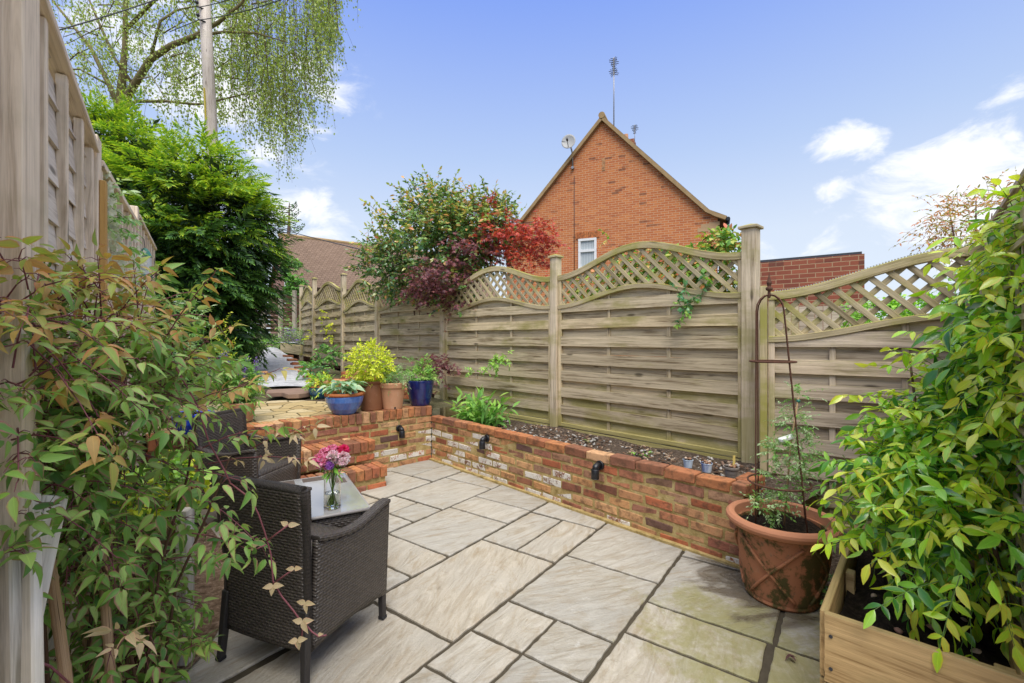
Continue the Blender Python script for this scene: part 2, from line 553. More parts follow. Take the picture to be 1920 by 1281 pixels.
cm = sstep(nt, math_(nt, 'ADD', math_(nt, 'MULTIPLY', tot, .62), math_(nt, 'MULTIPLY', math_(nt, 'SUBTRACT', n1, .5), 1.5)), .18, .58)
cm = math_(nt, 'MULTIPLY', cm, sstep(nt, tot, .02, .3))
c = mixc(nt, cm, c, (4.9, 5.0, 5.2))
nt.links.new(c, bg.inputs['Color']); bg.inputs['Strength'].default_value = .105

sun = bpy.data.lights.new('sun', 'SUN'); sun.energy = 1.7; sun.angle = math.radians(40); sun.color = (1, .955, .88)
so = bpy.data.objects.new('sun', sun); COL.objects.link(so)
sd = Vector((math.sin(SUN_AZ) * math.cos(SUN_EL), math.cos(SUN_AZ) * math.cos(SUN_EL), math.sin(SUN_EL)))
so.rotation_euler = sd.to_track_quat('Z', 'Y').to_euler()

# ------------------------------------------------------------------ materials of the place
M = {}
M['fence'] = wood('weathered_fence_wood', (.21, .155, .085), (.74, .62, .415), (.31, .275, .07), .75, .45)
M['post'] = wood('weathered_post_wood', (.25, .195, .13), (.70, .60, .45), (.32, .285, .08), .6, .4)
M['lattice'] = wood('mossy_lattice_wood', (.26, .21, .115), (.58, .49, .31), (.33, .31, .07), .9, None)
M['left_fence'] = wood('brown_grey_fence_wood', (.42, .33, .245), (.86, .74, .60), (.24, .22, .09), .2, None)
M['left_board'] = wood('flaking_grey_board', (.44, .36, .285), (.88, .79, .68), (.24, .22, .09), .12, None)
M['new_post'] = wood('new_orange_post_wood', (.36, .20, .07), (.52, .33, .12), (.24, .22, .09), 0, None)
M['side_fence'] = wood('pinkish_grey_fence_wood', (.27, .21, .14), (.74, .62, .47), (.30, .29, .08), .65, .2)
M['planter'] = wood('honey_planter_wood', (.25, .15, .06), (.62, .43, .21), (.2, .17, .07), .6, None, .7)
M['brown_board'] = wood('dark_brown_board', (.10, .055, .032), (.22, .13, .085), (.1, .09, .04), .2, None)
M['pale_board'] = wood('pale_weathered_board', (.25, .225, .19), (.78, .74, .67), (.24, .22, .09), .15, None)
M['pole'] = wood('pale_pole_wood', (.34, .28, .23), (.62, .55, .48), (.3, .28, .12), .2, None, .3)

m, nt, b = new_mat('grey_sandstone_slab', .72, .3); M['slab'] = m
isl = island(nt); wp = wpos(nt); uv = uvw(nt)
rt = nd(nt, 'ShaderNodeVectorRotate', {'rotation_type': 'Z_AXIS'}); nt.links.new(uv, rt.inputs['Vector'])
nt.links.new(math_(nt, 'MULTIPLY_ADD', isl, 1.2, -.75), rt.inputs['Angle'])
off = nd(nt, 'ShaderNodeVectorMath', {'operation': 'ADD'}); nt.links.new(rt.outputs[0], off.inputs[0])
cx = nd(nt, 'ShaderNodeCombineXYZ'); nt.links.new(math_(nt, 'MULTIPLY', isl, 91.0), cx.inputs[0]); nt.links.new(math_(nt, 'MULTIPLY', isl, 37.0), cx.inputs[1])
nt.links.new(cx.outputs[0], off.inputs[1])
st1 = noise(nt, mapping(nt, off.outputs[0], (2.2, 12, 1)), 1.0, 8, .68, 2.6)
st2 = noise(nt, mapping(nt, off.outputs[0], (1.6, 4.2, 1)), 1.0, 7, .7, 3.2)
big = noise(nt, off.outputs[0], 2.0, 3, .5)
fine = noise(nt, off.outputs[0], 60, 4, .7)
c = ramp(nt, st1, [(.27, (.27, .23, .172)), (.40, (.395, .355, .288)), (.54, (.475, .437, .37)), (.72, (.57, .535, .47))])
c = mixc(nt, math_(nt, 'MULTIPLY', sstep(nt, big, .4, .6), .3), c, (.39, .385, .365))
tan = ramp(nt, st2, [(.5, (0, 0, 0)), (.66, (1, 1, 1))])
c = mixc(nt, math_(nt, 'MULTIPLY', tan, .65), c, (.315, .245, .155))
c = mixc(nt, 1.0, c, ramp(nt, isl, [(0, (.88, .89, .9)), (.5, (1, 1, 1)), (1, (1.04, 1.0, .94))]), 'MULTIPLY')
c = mixc(nt, math_(nt, 'MULTIPLY', fine, .3), c, (.22, .2, .16))
spk = noise(nt, off.outputs[0], 11, 6, .75)
c = mixc(nt, math_(nt, 'MULTIPLY', sstep(nt, spk, .58, .72), .45), c, (.20, .165, .11))
c = mixc(nt, math_(nt, 'MULTIPLY', sstep(nt, spk, .40, .28), .5), c, (.60, .585, .55))
# green algae towards the shady corner by the planter, dirt along the wall, a wet stain round the big pot
dv = nd(nt, 'ShaderNodeVectorMath', {'operation': 'DISTANCE'}); nt.links.new(wp, dv.inputs[0]); dv.inputs[1].default_value = (1.15, 2.0, 0)
an = noise(nt, wp, 3.2, 6, .68, .6); an2 = noise(nt, wp, 24, 4, .7)
al = math_(nt, 'ADD', math_(nt, 'MULTIPLY', sstep(nt, dv.outputs['Value'], 1.25, .1), .30), math_(nt, 'ADD', math_(nt, 'MULTIPLY', an, .75), math_(nt, 'MULTIPLY', an2, .35)))
c = mixc(nt, math_(nt, 'MULTIPLY', sstep(nt, al, .67, .9), .68), c, (.235, .22, .06))
dw = nd(nt, 'ShaderNodeVectorMath', {'operation': 'DISTANCE'}); nt.links.new(wp, dw.inputs[0]); dw.inputs[1].default_value = (1.42, 2.62, 0)
wn = noise(nt, mapping(nt, wp, (3, 7, 1), (0, 0, .5)), 1.0, 5, .6, .8)
wet = sstep(nt, math_(nt, 'ADD', math_(nt, 'MULTIPLY', dw.outputs['Value'], -1.0), math_(nt, 'MULTIPLY', math_(nt, 'SUBTRACT', wn, .5), 1.1)), -.42, -.24)
c = mixc(nt, math_(nt, 'MULTIPLY', wet, .8), c, (.11, .088, .06))
nt.links.new(c, b.inputs['Base Color'])
nt.links.new(math_(nt, 'MULTIPLY_ADD', wet, -.4, .66), b.inputs['Roughness'])
bump(nt, b, math_(nt, 'ADD', st1, math_(nt, 'MULTIPLY', fine, .5)), .9, .012)

M['grout'] = simple('dark_grout', (.072, .06, .042), .95, .1, var=.35, scale=40, bmp=.4)

def soilmat(name, a, c_, d, sc=26):
    m, nt, b = new_mat(name, .95, .1)
    w = wpos(nt)
    n = noise(nt, w, sc, 7, .72); n2 = noise(nt, w, sc * .12, 3)
    nt.links.new(mixc(nt, math_(nt, 'MULTIPLY', n2, .5), ramp(nt, n, [(.34, a), (.52, c_), (.68, d)]), a), b.inputs['Base Color'])
    bump(nt, b, n, .9, .03)
    return m
M['soil'] = soilmat('dark_compost', (.012, .009, .007), (.03, .022, .016), (.075, .055, .04), 45)
M['bark'] = soilmat('bark_soil', (.04, .028, .02), (.13, .095, .07), (.33, .27, .22), 40)
M['litter'] = soilmat('leaf_litter_soil', (.09, .06, .04), (.26, .18, .12), (.46, .34, .26), 30)
M['earth'] = soilmat('garden_earth', (.05, .05, .025), (.12, .11, .06), (.2, .17, .1), 8)
M['drive'] = soilmat('pale_gravel', (.32, .31, .31), (.44, .43, .44), (.56, .55, .56), 14)

m, nt, b = new_mat('slate_path', .85, .2); M['path'] = m
w = wpos(nt)
n1 = noise(nt, mapping(nt, w, (3.5, 7, 3)), 1.0, 8, .72, 1.2); n2 = noise(nt, w, 22, 5, .7)
f = math_(nt, 'MULTIPLY_ADD', n1, .7, math_(nt, 'MULTIPLY', n2, .35))
nt.links.new(ramp(nt, f, [(.34, (.06, .06, .065)), (.42, (.30, .30, .31)), (.52, (.47, .47, .49)), (.66, (.62, .62, .63))]), b.inputs['Base Color'])
bump(nt, b, f, .9, .04)

m, nt, b = new_mat('yellow_crazy_paving', .8, .25); M['crazy'] = m
w = wpos(nt)
dn = nd(nt, 'ShaderNodeTexNoise', Scale=4.0); nt.links.new(w, dn.inputs['Vector'])
ww = nd(nt, 'ShaderNodeVectorMath', {'operation': 'MULTIPLY_ADD'}); nt.links.new(dn.outputs['Color'], ww.inputs[0]); ww.inputs[1].default_value = (.12, .12, 0); nt.links.new(w, ww.inputs[2])
vo = nd(nt, 'ShaderNodeTexVoronoi', {'feature': 'DISTANCE_TO_EDGE', 'voronoi_dimensions': '2D'}, Scale=4.6); nt.links.new(ww.outputs[0], vo.inputs['Vector'])
vc = nd(nt, 'ShaderNodeTexVoronoi', {'feature': 'F1', 'voronoi_dimensions': '2D'}, Scale=4.6); nt.links.new(ww.outputs[0], vc.inputs['Vector'])
sp = nd(nt, 'ShaderNodeSeparateXYZ'); nt.links.new(vc.outputs['Color'], sp.inputs[0])
c = ramp(nt, sp.outputs[0], [(0, (.34, .24, .11)), (.5, (.46, .345, .17)), (1, (.55, .45, .28))])
n2 = noise(nt, w, 18, 6, .7)
c = mixc(nt, math_(nt, 'MULTIPLY', sstep(nt, n2, .45, .7), .5), c, (.3, .22, .08))
c = mixc(nt, sstep(nt, vo.outputs['Distance'], .045, .015), c, (.10, .08, .03))
nt.links.new(c, b.inputs['Base Color'])
bump(nt, b, math_(nt, 'ADD', sstep(nt, vo.outputs['Distance'], .0, .06), math_(nt, 'MULTIPLY', n2, .4)), .6, .02)

def brickmat(name, stops, white=0.0, stain=True):
    m, nt, b = new_mat(name, .85, .2)
    w = wpos(nt); isl = island(nt)
    n = noise(nt, w, 16, 6, .68); n2 = noise(nt, w, 70, 3, .7); n3 = noise(nt, w, 9, 5, .7, .6)
    c = ramp(nt, isl, stops)
    c = mixc(nt, math_(nt, 'MULTIPLY', sstep(nt, n, .42, .68), .7), c, (.085, .05, .03))
    c = mixc(nt, math_(nt, 'MULTIPLY', n2, .4), c, mixc(nt, 1.0, c, (1.5, 1.35, 1.1), 'MULTIPLY'))
    c = mixc(nt, math_(nt, 'MULTIPLY', sstep(nt, n3, .58, .72), .45), c, (.42, .30, .13))
    if white:
        c = mixc(nt, sstep(nt, math_(nt, 'ADD', n3, math_(nt, 'MULTIPLY', math_(nt, 'SUBTRACT', n2, .5), .5)), .64, .50), c, mixc(nt, math_(nt, 'MULTIPLY', n, .8), (.74, .71, .65), (.5, .44, .34)))
    nt.links.new(c, b.inputs['Base Color'])
    bump(nt, b, math_(nt, 'MULTIPLY_ADD', n, .6, math_(nt, 'MULTIPLY', n2, .5)), .6, .008)
    return m
RED = [(0, (.36, .115, .055)), (.15, (.16, .07, .05)), (.3, (.44, .145, .07)), (.45, (.23, .10, .065)), (.58, (.46, .20, .10)), (.7, (.30, .12, .085)), (.8, (.34, .20, .12)), (.9, (.12, .065, .06)), (1, (.50, .30, .18))]
M['brick'] = brickmat('reclaimed_red_brick', RED)
M['white_brick'] = brickmat('whitewashed_brick', RED, 1.0)
M['pale_brick'] = brickmat('pale_orange_brick', [(0, (.48, .25, .11)), (.4, (.55, .32, .16)), (.7, (.40, .20, .10)), (1, (.60, .38, .2))])
M['cap'] = brickmat('orange_coping_brick', [(0, (.50, .19, .075)), (.25, (.30, .12, .065)), (.5, (.54, .23, .09)), (.7, (.20, .09, .06)), (.85, (.42, .19, .10)), (1, (.58, .36, .2))])
m, nt, b = new_mat('sandy_mortar', .95, .1); M['mortar'] = m
w = wpos(nt); n = noise(nt, w, 12, 5, .7); n2 = noise(nt, w, 80, 3)
nt.links.new(mixc(nt, math_(nt, 'MULTIPLY', n2, .4), ramp(nt, n, [(.33, (.25, .18, .06)), (.52, (.46, .34, .14)), (.68, (.56, .44, .22))]), (.24, .18, .08)), b.inputs['Base Color'])
bump(nt, b, n2, .6, .006)

def wallbrick(name, c1, c2, mort, dark=.12, sx=1.0):
    """brickwork of a whole building wall, in the wall's own u/v metres"""
    m, nt, b = new_mat(name, .85, .15)
    uv = uvw(nt)
    bt = nd(nt, 'ShaderNodeTexBrick', {'offset': .5}, Scale=1.0, Mortar_Size=.006, Mortar_Smooth=.1, Bias=0.0, Brick_Width=.225, Row_Height=.075)
    nt.links.new(uv, bt.inputs['Vector']); bt.inputs['Color1'].default_value = c4(c1); bt.inputs['Color2'].default_value = c4(c2); bt.inputs['Mortar'].default_value = c4(mort)
    vo = nd(nt, 'ShaderNodeTexWhiteNoise', {'noise_dimensions': '2D'})
    # one random value per brick
    sp = nd(nt, 'ShaderNodeSeparateXYZ'); nt.links.new(uv, sp.inputs[0])
    row = math_(nt, 'FLOOR', math_(nt, 'DIVIDE', sp.outputs[1], .075))
    colm = math_(nt, 'FLOOR', math_(nt, 'DIVIDE', math_(nt, 'ADD', sp.outputs[0], math_(nt, 'MULTIPLY', math_(nt, 'MODULO', row, 2.0), .1125)), .225))
    cb = nd(nt, 'ShaderNodeCombineXYZ'); nt.links.new(colm, cb.inputs[0]); nt.links.new(row, cb.inputs[1]); nt.links.new(cb.outputs[0], vo.inputs['Vector'])
    big = noise(nt, mapping(nt, uv, (.6, 2.2, 1)), 1.0, 4, .6)
    dk = sstep(nt, math_(nt, 'ADD', vo.outputs['Value'], math_(nt, 'MULTIPLY', math_(nt, 'SUBTRACT', big, .5), .5)), 1.0 - dark, 1.06 - dark)
    c = mixc(nt, math_(nt, 'MULTIPLY', dk, .55), bt.outputs['Color'], (.09, .05, .045))
    n = noise(nt, uv, 1.1, 5, .65)
    c = mixc(nt, math_(nt, 'MULTIPLY', n, .45), c, mixc(nt, 1.0, c, (.62, .6, .6), 'MULTIPLY'))
    nt.links.new(c, b.inputs['Base Color'])
    bump(nt, b, math_(nt, 'MULTIPLY', bt.outputs['Fac'], -1.0), .4, .01)
    return m
M['house_brick'] = wallbrick('orange_house_brick', (.64, .235, .085), (.52, .165, .065), (.66, .46, .29), .06)
M['garage_brick'] = wallbrick('red_garage_brick', (.40, .13, .075), (.27, .085, .055), (.50, .34, .2), .12)
M['pink_brick'] = wallbrick('pale_pink_brick', (.5, .26, .2), (.42, .2, .15), (.5, .4, .33), .05)

def tilemat(name, a, c_, row=.17):
    m, nt, b = new_mat(name, .9, .1)
    uv = uvw(nt)
    bt = nd(nt, 'ShaderNodeTexBrick', {'offset': .5}, Scale=1.0, Mortar_Size=.012, Brick_Width=.18, Row_Height=row)
    nt.links.new(uv, bt.inputs['Vector']); bt.inputs['Color1'].default_value = c4(a); bt.inputs['Color2'].default_value = c4(c_); bt.inputs['Mortar'].default_value = c4(tuple(x * .45 for x in a))
    n = noise(nt, uv, 2.2, 6, .7)
    c = mixc(nt, math_(nt, 'MULTIPLY', n, .6), bt.outputs['Color'], tuple(x * 1.25 for x in c_))
    nt.links.new(c, b.inputs['Base Color']); bump(nt, b, math_(nt, 'ADD', n, math_(nt, 'MULTIPLY', bt.outputs['Fac'], -1)), .6, .03)
    return m
M['tile'] = tilemat('brown_roof_tile', (.165, .11, .08), (.225, .155, .112))
M['verge'] = simple('mossy_verge_tile', (.36, .25, .13), .9, .1, var=.35, scale=6)
M['white'] = simple('white_paint', (.78, .78, .77), .4, .4, var=.04)
M['black'] = simple('black_plastic', (.012, .013, .016), .38, .5, var=.1)
M['metal'] = simple('grey_metal', (.34, .34, .35), .45, .5, .6)
M['dark_metal'] = simple('dark_metal', (.05, .05, .055), .5, .5, .3)
M['grey'] = simple('grey_dish', (.36, .36, .35), .5, .4)
M['rust'] = simple('rusty_iron', (.13, .062, .04), .8, .3, .3, var=.45, scale=60, bmp=.3)
M['coping'] = simple('dark_felt_coping', (.07, .075, .085), .8, .2)
M['stone'] = simple('brown_stone_step', (.25, .165, .125), .85, .2, var=.25, scale=7, bmp=.4)
M['cane'] = wood('bamboo_cane', (.36, .22, .11), (.58, .40, .24), (.3, .3, .1), .1, None, .4, .3)
m, nt, b = new_mat('window_glass', .06, .6); b.inputs['Base Color'].default_value = (.34, .40, .42, 1); M['pane'] = m

def glassmat(name, col=(1, 1, 1), rough=0.0, ior=1.45):
    m, nt, b = new_mat(name, rough, .5)
    b.inputs['Base Color'].default_value = c4(col); b.inputs['Transmission Weight'].default_value = 1.0; b.inputs['IOR'].default_value = ior
    return m
M['glass'] = glassmat('clear_vase_glass')
M['water'] = glassmat('vase_water', (.95, .98, .93), 0, 1.33)
m, nt, b = new_mat('frosted_table_glass', .12, .6); M['table_glass'] = m
nt.links.new(mixc(nt, noise(nt, objc(nt), 3), (.27, .26, .25), (.38, .375, .37)), b.inputs['Base Color']); b.inputs['Coat Weight'].default_value = .6; b.inputs['Coat Roughness'].default_value = .03

# woven plastic rattan: u/v in metres
m, nt, b = new_mat('black_rattan_weave', .42, .5); M['rattan'] = m
uv = uvw(nt)
bt = nd(nt, 'ShaderNodeTexBrick', {'offset': .5}, Scale=1.0, Mortar_Size=.0024, Mortar_Smooth=.5, Brick_Width=.034, Row_Height=.0125)
nt.links.new(uv, bt.inputs['Vector'])
bt.inputs['Color1'].default_value = (.052, .044, .040, 1); bt.inputs['Color2'].default_value = (.095, .080, .070, 1); bt.inputs['Mortar'].default_value = (.004, .004, .004, 1)
n = noise(nt, uv, 5, 4, .6)
nt.links.new(mixc(nt, math_(nt, 'MULTIPLY', n, .5), bt.outputs['Color'], (.12, .095, .075)), b.inputs['Base Color'])
sp = nd(nt, 'ShaderNodeSeparateXYZ'); nt.links.new(uv, sp.inputs[0])
rowp = math_(nt, 'DIVIDE', sp.outputs[1], .0125)
par = math_(nt, 'MODULO', math_(nt, 'FLOOR', rowp), 2.0)
wv = math_(nt, 'SINE', math_(nt, 'ADD', math_(nt, 'MULTIPLY', sp.outputs[0], 2 * math.pi / .034), math_(nt, 'MULTIPLY', par, math.pi)))
rr = math_(nt, 'SINE', math_(nt, 'MULTIPLY', math_(nt, 'FRACT', rowp), math.pi))
bump(nt, b, math_(nt, 'MULTIPLY', math_(nt, 'MULTIPLY_ADD', wv, .5, .6), rr), 1.0, .004)

def potmat(name, base, moss=0.0, lime=.2, rough=.8):
    m, nt, b = new_mat(name, rough, .25)
    o = objc(nt); n = noise(nt, o, 9, 6, .7); n2 = noise(nt, o, 26, 5, .72); n3 = noise(nt, mapping(nt, o, (4, 4, 2.5)), 1.4, 5, .65, .5)
    c = mixc(nt, math_(nt, 'MULTIPLY', n, .6), base, tuple(x * .55 for x in base))
    c = mixc(nt, math_(nt, 'MULTIPLY', sstep(nt, n2, .55, .75), lime), c, (.6, .48, .38))
    if moss:
        c = mixc(nt, math_(nt, 'MULTIPLY', sstep(nt, math_(nt, 'ADD', math_(nt, 'MULTIPLY', n3, .6), math_(nt, 'MULTIPLY', n2, .4)), .46, .56), moss), c, (.05, .055, .014))
    nt.links.new(c, b.inputs['Base Color']); bump(nt, b, n2, .4, .006)
    return m
M['terra'] = potmat('terracotta', (.64, .34, .19), 0, .4)
M['terra_rim'] = potmat('terracotta_rim', (.55, .24, .13), 0, .1)
M['terra_moss'] = potmat('mossy_terracotta', (.43, .18, .09), .92, .28)
M['brown_pot'] = potmat('brown_salt_glaze', (.27, .115, .055), 0, .12, .45)
M['orange_rim'] = potmat('bare_orange_rim', (.45, .15, .05), 0, .1)
M['grey_pot'] = potmat('grey_plastic', (.30, .26, .23), 0, .1)
def glaze(name, a, c_, rough=.18):
    m, nt, b = new_mat(name, rough, .6)
    n = noise(nt, mapping(nt, objc(nt), (9, 9, 2.5)), 1.5, 5, .65)
    nt.links.new(ramp(nt, n, [(.35, a), (.62, c_)]), b.inputs['Base Color']); b.inputs['Coat Weight'].default_value = .5
    bump(nt, b, n, .1, .005)
    return m
M['blue'] = glaze('sky_blue_glaze', (.035, .12, .42), (.10, .22, .56))
M['navy'] = glaze('navy_glaze', (.004, .008, .07), (.010, .022, .15))
M['teal'] = glaze('teal_blue_glaze', (.012, .08, .18), (.04, .18, .32))
M['tin'] = glaze('pale_blue_tin', (.36, .48, .66), (.55, .64, .74), .4)
M['tin2'] = glaze('blue_pattern_tin', (.05, .13, .42), (.6, .66, .74), .4)
M['stem'] = simple('brown_stem', (.12, .07, .045), .8, .2)
M['red_stem'] = simple('red_purple_stem', (.20, .065, .075), .6, .3)
M['green_stem'] = simple('green_stem', (.12, .2, .05), .6, .3)
M['birch_bark'] = simple('olive_birch_bark', (.20, .165, .085), .9, .1, var=.5, scale=3)
M['trunk'] = simple('brown_trunk', (.10, .07, .05), .9, .1, var=.4, scale=6)

# ------------------------------------------------------------------ ground
W0 = Vector((-.935, 5.346, 0)); W1 = Vector((1.418, 2.794, 0))       # foot of the low wall: far corner, near end
WD = (W1 - W0).normalized(); WN = Vector((-WD.y, WD.x, 0))           # along the wall; WN points to the fence
if WN.x < 0: WN = -WN
TL = Vector((-WN.x, -WN.y, 0)); TN = WD.copy()                        # terrace wall: TL along it to the left, TN towards the patio
def TP(t, n, z=0): return W0 + TL * t + TN * n + Vector((0, 0, z))

mb = MB(); S = 900
mb.poly([(-S, -S, -.06), (S, -S, -.06), (S, S, -.06), (-S, S, -.06)])
setp(mb.build('ground', M['earth']), kind='structure')
def slope_z(y):
    return .585 + .083 * max(0.0, min(y, 19.5) - 6.3)
mb = MB()
def rampfn(u, v):
    t = -.6 + u * 3.6
    if v < .5:
        n = -.06 - v / .5 * 16
    else:
        n = -16.06 - ((v - .5) / .5) ** 2 * 400
    p = TP(t, n)
    if v >= .3:       # fans out behind
        k = (v - .3) / .7
        p = p + TL * ((u - .5) * 2 * (30 * k + 500 * k * k))
    return Vector((p.x, p.y, slope_z(p.y) - .012)), (p.x, p.y)
mb.surf(rampfn, 12, 90)
setp(mb.build('garden_slope', M['earth']), kind='structure')

# patio: slabs measured on the ground in the paving's own directions (a along, b across)
K = 1.037
EA, EB = Vector((.584, .812, 0)), Vector((.812, -.584, 0))
slabs = [  # a0, a1, b0, b1
 (2.535, 3.75, -1.41, -.825), (1.925, 2.535, -1.41, -.825), (1.63, 1.925, -1.12, -.825), (1.63, 1.925, -1.41, -1.12), (1.34, 1.63, -1.41, -1.12), (1.05, 1.63, -1.12, -.825), (.76, 1.34, -1.41, -1.12), (.2, 1.05, -1.12, -.825), (.2, .76, -1.41, -1.12),
 (2.945, 3.75, -.825, -.245), (2.33, 2.945, -.825, -.245), (2.03, 2.33, -.825, -.265), (1.15, 2.03, -.825, -.265), (.2, 1.15, -.825, -.265),
 (2.325, 3.4, -.245, .35), (1.72, 2.325, -.25, .35), (1.0, 1.72, -.25, .35),
 (2.405, 3.0, -1.695, -1.41), (2.405, 3.0, -1.98, -1.695), (3.01, 3.8, -1.98, -1.41), (1.508, 2.4, -1.98, -1.41), (.6, 1.508, -1.96, -1.41), (-.1, .6, -1.96, -1.41),
 (3.02, 3.8, -2.565, -1.985), (2.71, 3.02, -2.565, -1.985), (2.09, 2.71, -2.565, -1.985), (1.788, 2.09, -2.565, -1.985), (1.2, 1.788, -2.51, -1.985), (.4, 1.2, -2.51, -1.985), (-.3, .4, -2.51, -1.985),
 (3.26, 3.9, -3.145, -2.57), (2.64, 3.26, -3.145, -2.57), (2.335, 2.63, -2.85, -2.57), (2.335, 2.63, -3.145, -2.85), (2.09, 2.33, -2.84, -2.57), (1.5, 2.33, -3.145, -2.845), (1.5, 2.09, -2.84, -2.57), (.6, 1.5, -3.145, -2.57), (-.2, .6, -3.145, -2.57),
 (3.1, 3.6, -3.45, -3.15), (3.6, 4.2, -3.45, -3.15), (3.1, 3.66, -3.83, -3.455), (3.67, 4.3, -3.83, -3.455), (2.5, 3.09, -3.75, -3.15), (1.9, 2.49, -3.75, -3.15), (1.0, 1.9, -3.75, -3.15), (3.2, 4.2, -4.4, -3.84), (2.2, 3.2, -4.4, -3.76), (1.3, 2.2, -4.4, -3.76)]
mb = MB(); g = .0105
for a0, a1, b0, b1 in slabs:
    pts = []
    r = lambda: random.uniform(-.004, .004)
    A0, A1, B0, B1 = a0 * K + g, a1 * K - g, b0 * K + g, b1 * K - g
    zt = random.uniform(-.0025, .0025)
    na, nb = max(2, int((A1 - A0) / .035)), max(2, int((B1 - B0) / .035))
    def pt(a, bb, z):
        p = EA * a + EB * bb; return (p.x, p.y, z)
    ring = []
    for i in range(na): ring.append((A0 + (A1 - A0) * i / na, B0))
    for i in range(nb): ring.append((A1, B0 + (B1 - B0) * i / nb))
    for i in range(na): ring.append((A1 - (A1 - A0) * i / na, B1))
    for i in range(nb): ring.append((A0, B1 - (B1 - B0) * i / nb))
    ca, cb = (A0 + A1) / 2, (B0 + B1) / 2
    base = len(mb.v); n = len(ring)
    jr = [(a + random.uniform(-.0035, .0035), q + random.uniform(-.0035, .0035)) for a, q in ring]
    ins = lambda a, q, d: (a + (d if a < ca else -d) * (abs(a - ca) > (A1 - A0) / 2 - .012), q + (d if q < cb else -d) * (abs(q - cb) > (B1 - B0) / 2 - .012))
    for a, q in jr: mb.v.append(pt(a, q, -.03))
    for a, q in jr: mb.v.append(pt(a, q, -.005 + zt))
    for a, q in jr: mb.v.append(pt(*ins(a, q, .006), zt))
    uo = (A0, B0)
    for k in range(n):
        l = (k + 1) % n
        for lev in (0, 1):
            mb.face((base + lev * n + l, base + lev * n + k, base + lev * n + n + k, base + lev * n + n + l),
                    [(jr[x][0], jr[x][1]) for x in (l, k, k, l)])
    mb.face([base + 2 * n + k for k in range(n)][::-1], [(jr[k][0], jr[k][1]) for k in range(n)][::-1])
po = mb.build('patio_paving', M['slab'])
for poly in po.data.polygons:
    pass
setp(po, kind='structure')
mb = MB(); mb.poly([(-4, .2, -.012), (3.2, .2, -.012), (3.2, 3.4, -.012), (-.9, 6.2, -.012), (-4, 6.2, -.012)])
setp(mb.build('patio_joints', M['grout']), kind='structure')
# leaf litter soil in the left border, and the soil strip at the right behind the pot
mb = MB(); mb.poly([(-1.42, .1, .006), (-1.36, 2.05, .006), (-1.55, 2.7, .006), (-3.2, 4.4, .006), (-3.4, 4.2, .006), (-2.1, .1, .006)])
setp(mb.build('border_soil', M['litter']), kind='structure')
mb = MB(); mb.poly([(1.50, 2.42, .006), (1.78, 2.35, .006), (2.9, 2.6, .006), (1.85, 3.5, .006), (1.5, 2.92, .006)])
setp(mb.build('corner_soil', M['bark']), kind='structure')

# ------------------------------------------------------------------ brick walls
def brickwork(mb, p0, d, n, z0, courses, L, depth=.1, bl=.207, bh=.058, jt=.0175, white=None, start=0, ends=True):
    """stretcher courses on the face through p0 along d (outward n); white(s, row) -> material index"""
    Z = Vector((0, 0, 1))
    for r in range(courses):
        s = -(bl + jt) * (.5 if (r + start) % 2 else 0) - .02
        z = z0 + r * (bh + jt) + bh / 2 + jt / 2
        while s < L:
            a, e = max(s, 0), min(s + bl * random.choice((1, 1, 1, .98)), L)
            if e - a > .03:
                c = p0 + d * ((a + e) / 2) - n * (depth / 2 + random.uniform(-.003, .003)) + Z * (z + random.uniform(-.003, .003))
                mi = white((a + e) / 2, r) if white else 0
                mb.box(c, (e - a, depth, bh), (d, n, Z), mi, .0045)
            s += bl + jt

cap_h = .075
t_ = thing('retaining_wall', 'low reclaimed brick wall with patches of white brick along the planting bed', 'wall', W0)
LW = (W1 - W0).length
mb = MB()
def wfun(s, r):
    p = .62 if s < 1.0 else .46 if s < 1.9 else .16
    if r > 4: p *= .15
    x = random.random()
    return 1 if x < p else (2 if x < p + .22 else 0)
brickwork(mb, V(0, 0, 0), WD, -WN, -.02, 6, LW, white=wfun)
brickwork(mb, WD * LW + WN * .0, WN, WD, -.02, 6, .33, white=lambda s, r: 0, start=1)
mb.build('brickwork', [M['brick'], M['white_brick'], M['pale_brick']], t_, .006, 2)
mb = MB()
mb.box(WD * (LW / 2 - .004) + WN * .0535 + V(0, 0, .2), (LW - .02, .099, .5), (WD, WN, (0, 0, 1)))
mb.box(WD * (LW - .056) + WN * .21 + V(0, 0, .2), (.094, .22, .5), (WD, WN, (0, 0, 1)))
# sloped mortar fillet along the foot
for i in range(14):
    a, e = i * LW / 14, (i + 1) * LW / 14
    w = random.uniform(.03, .055)
    mb.bar(WD * a - WN * .012 + V(0, 0, .004), WD * e - WN * .012 + V(0, 0, .004), w, .024, m=0)
mb.build('mortar', M['mortar'], t_)
mb = MB(); s = 0
while s < LW + .0:
    e = min(s + .215, LW + .006)
    if e - s > .05:
        mb.box(WD * ((s + e) / 2) + WN * .046 + V(0, 0, .4375 + .035 + random.uniform(-.003, .003)), (e - s, .108, .068), (WD, WN, (0, 0, 1)), 0, .005)
    s += .226
for k in range(1):
    mb.box(WD * (LW - .05) + WN * .215 + V(0, 0, .4725), (.108, .215, .068), (WD, WN, (0, 0, 1)), 0, .005)
mb.build('coping', M['cap'], t_, .008, 2)
mb = MB()
mb.box(WD * (LW / 2) + WN * .05 + V(0, 0, .452), (LW - .03, .088, .05), (WD, WN, (0, 0, 1)))
mb.build('coping_mortar', M['mortar'], t_)

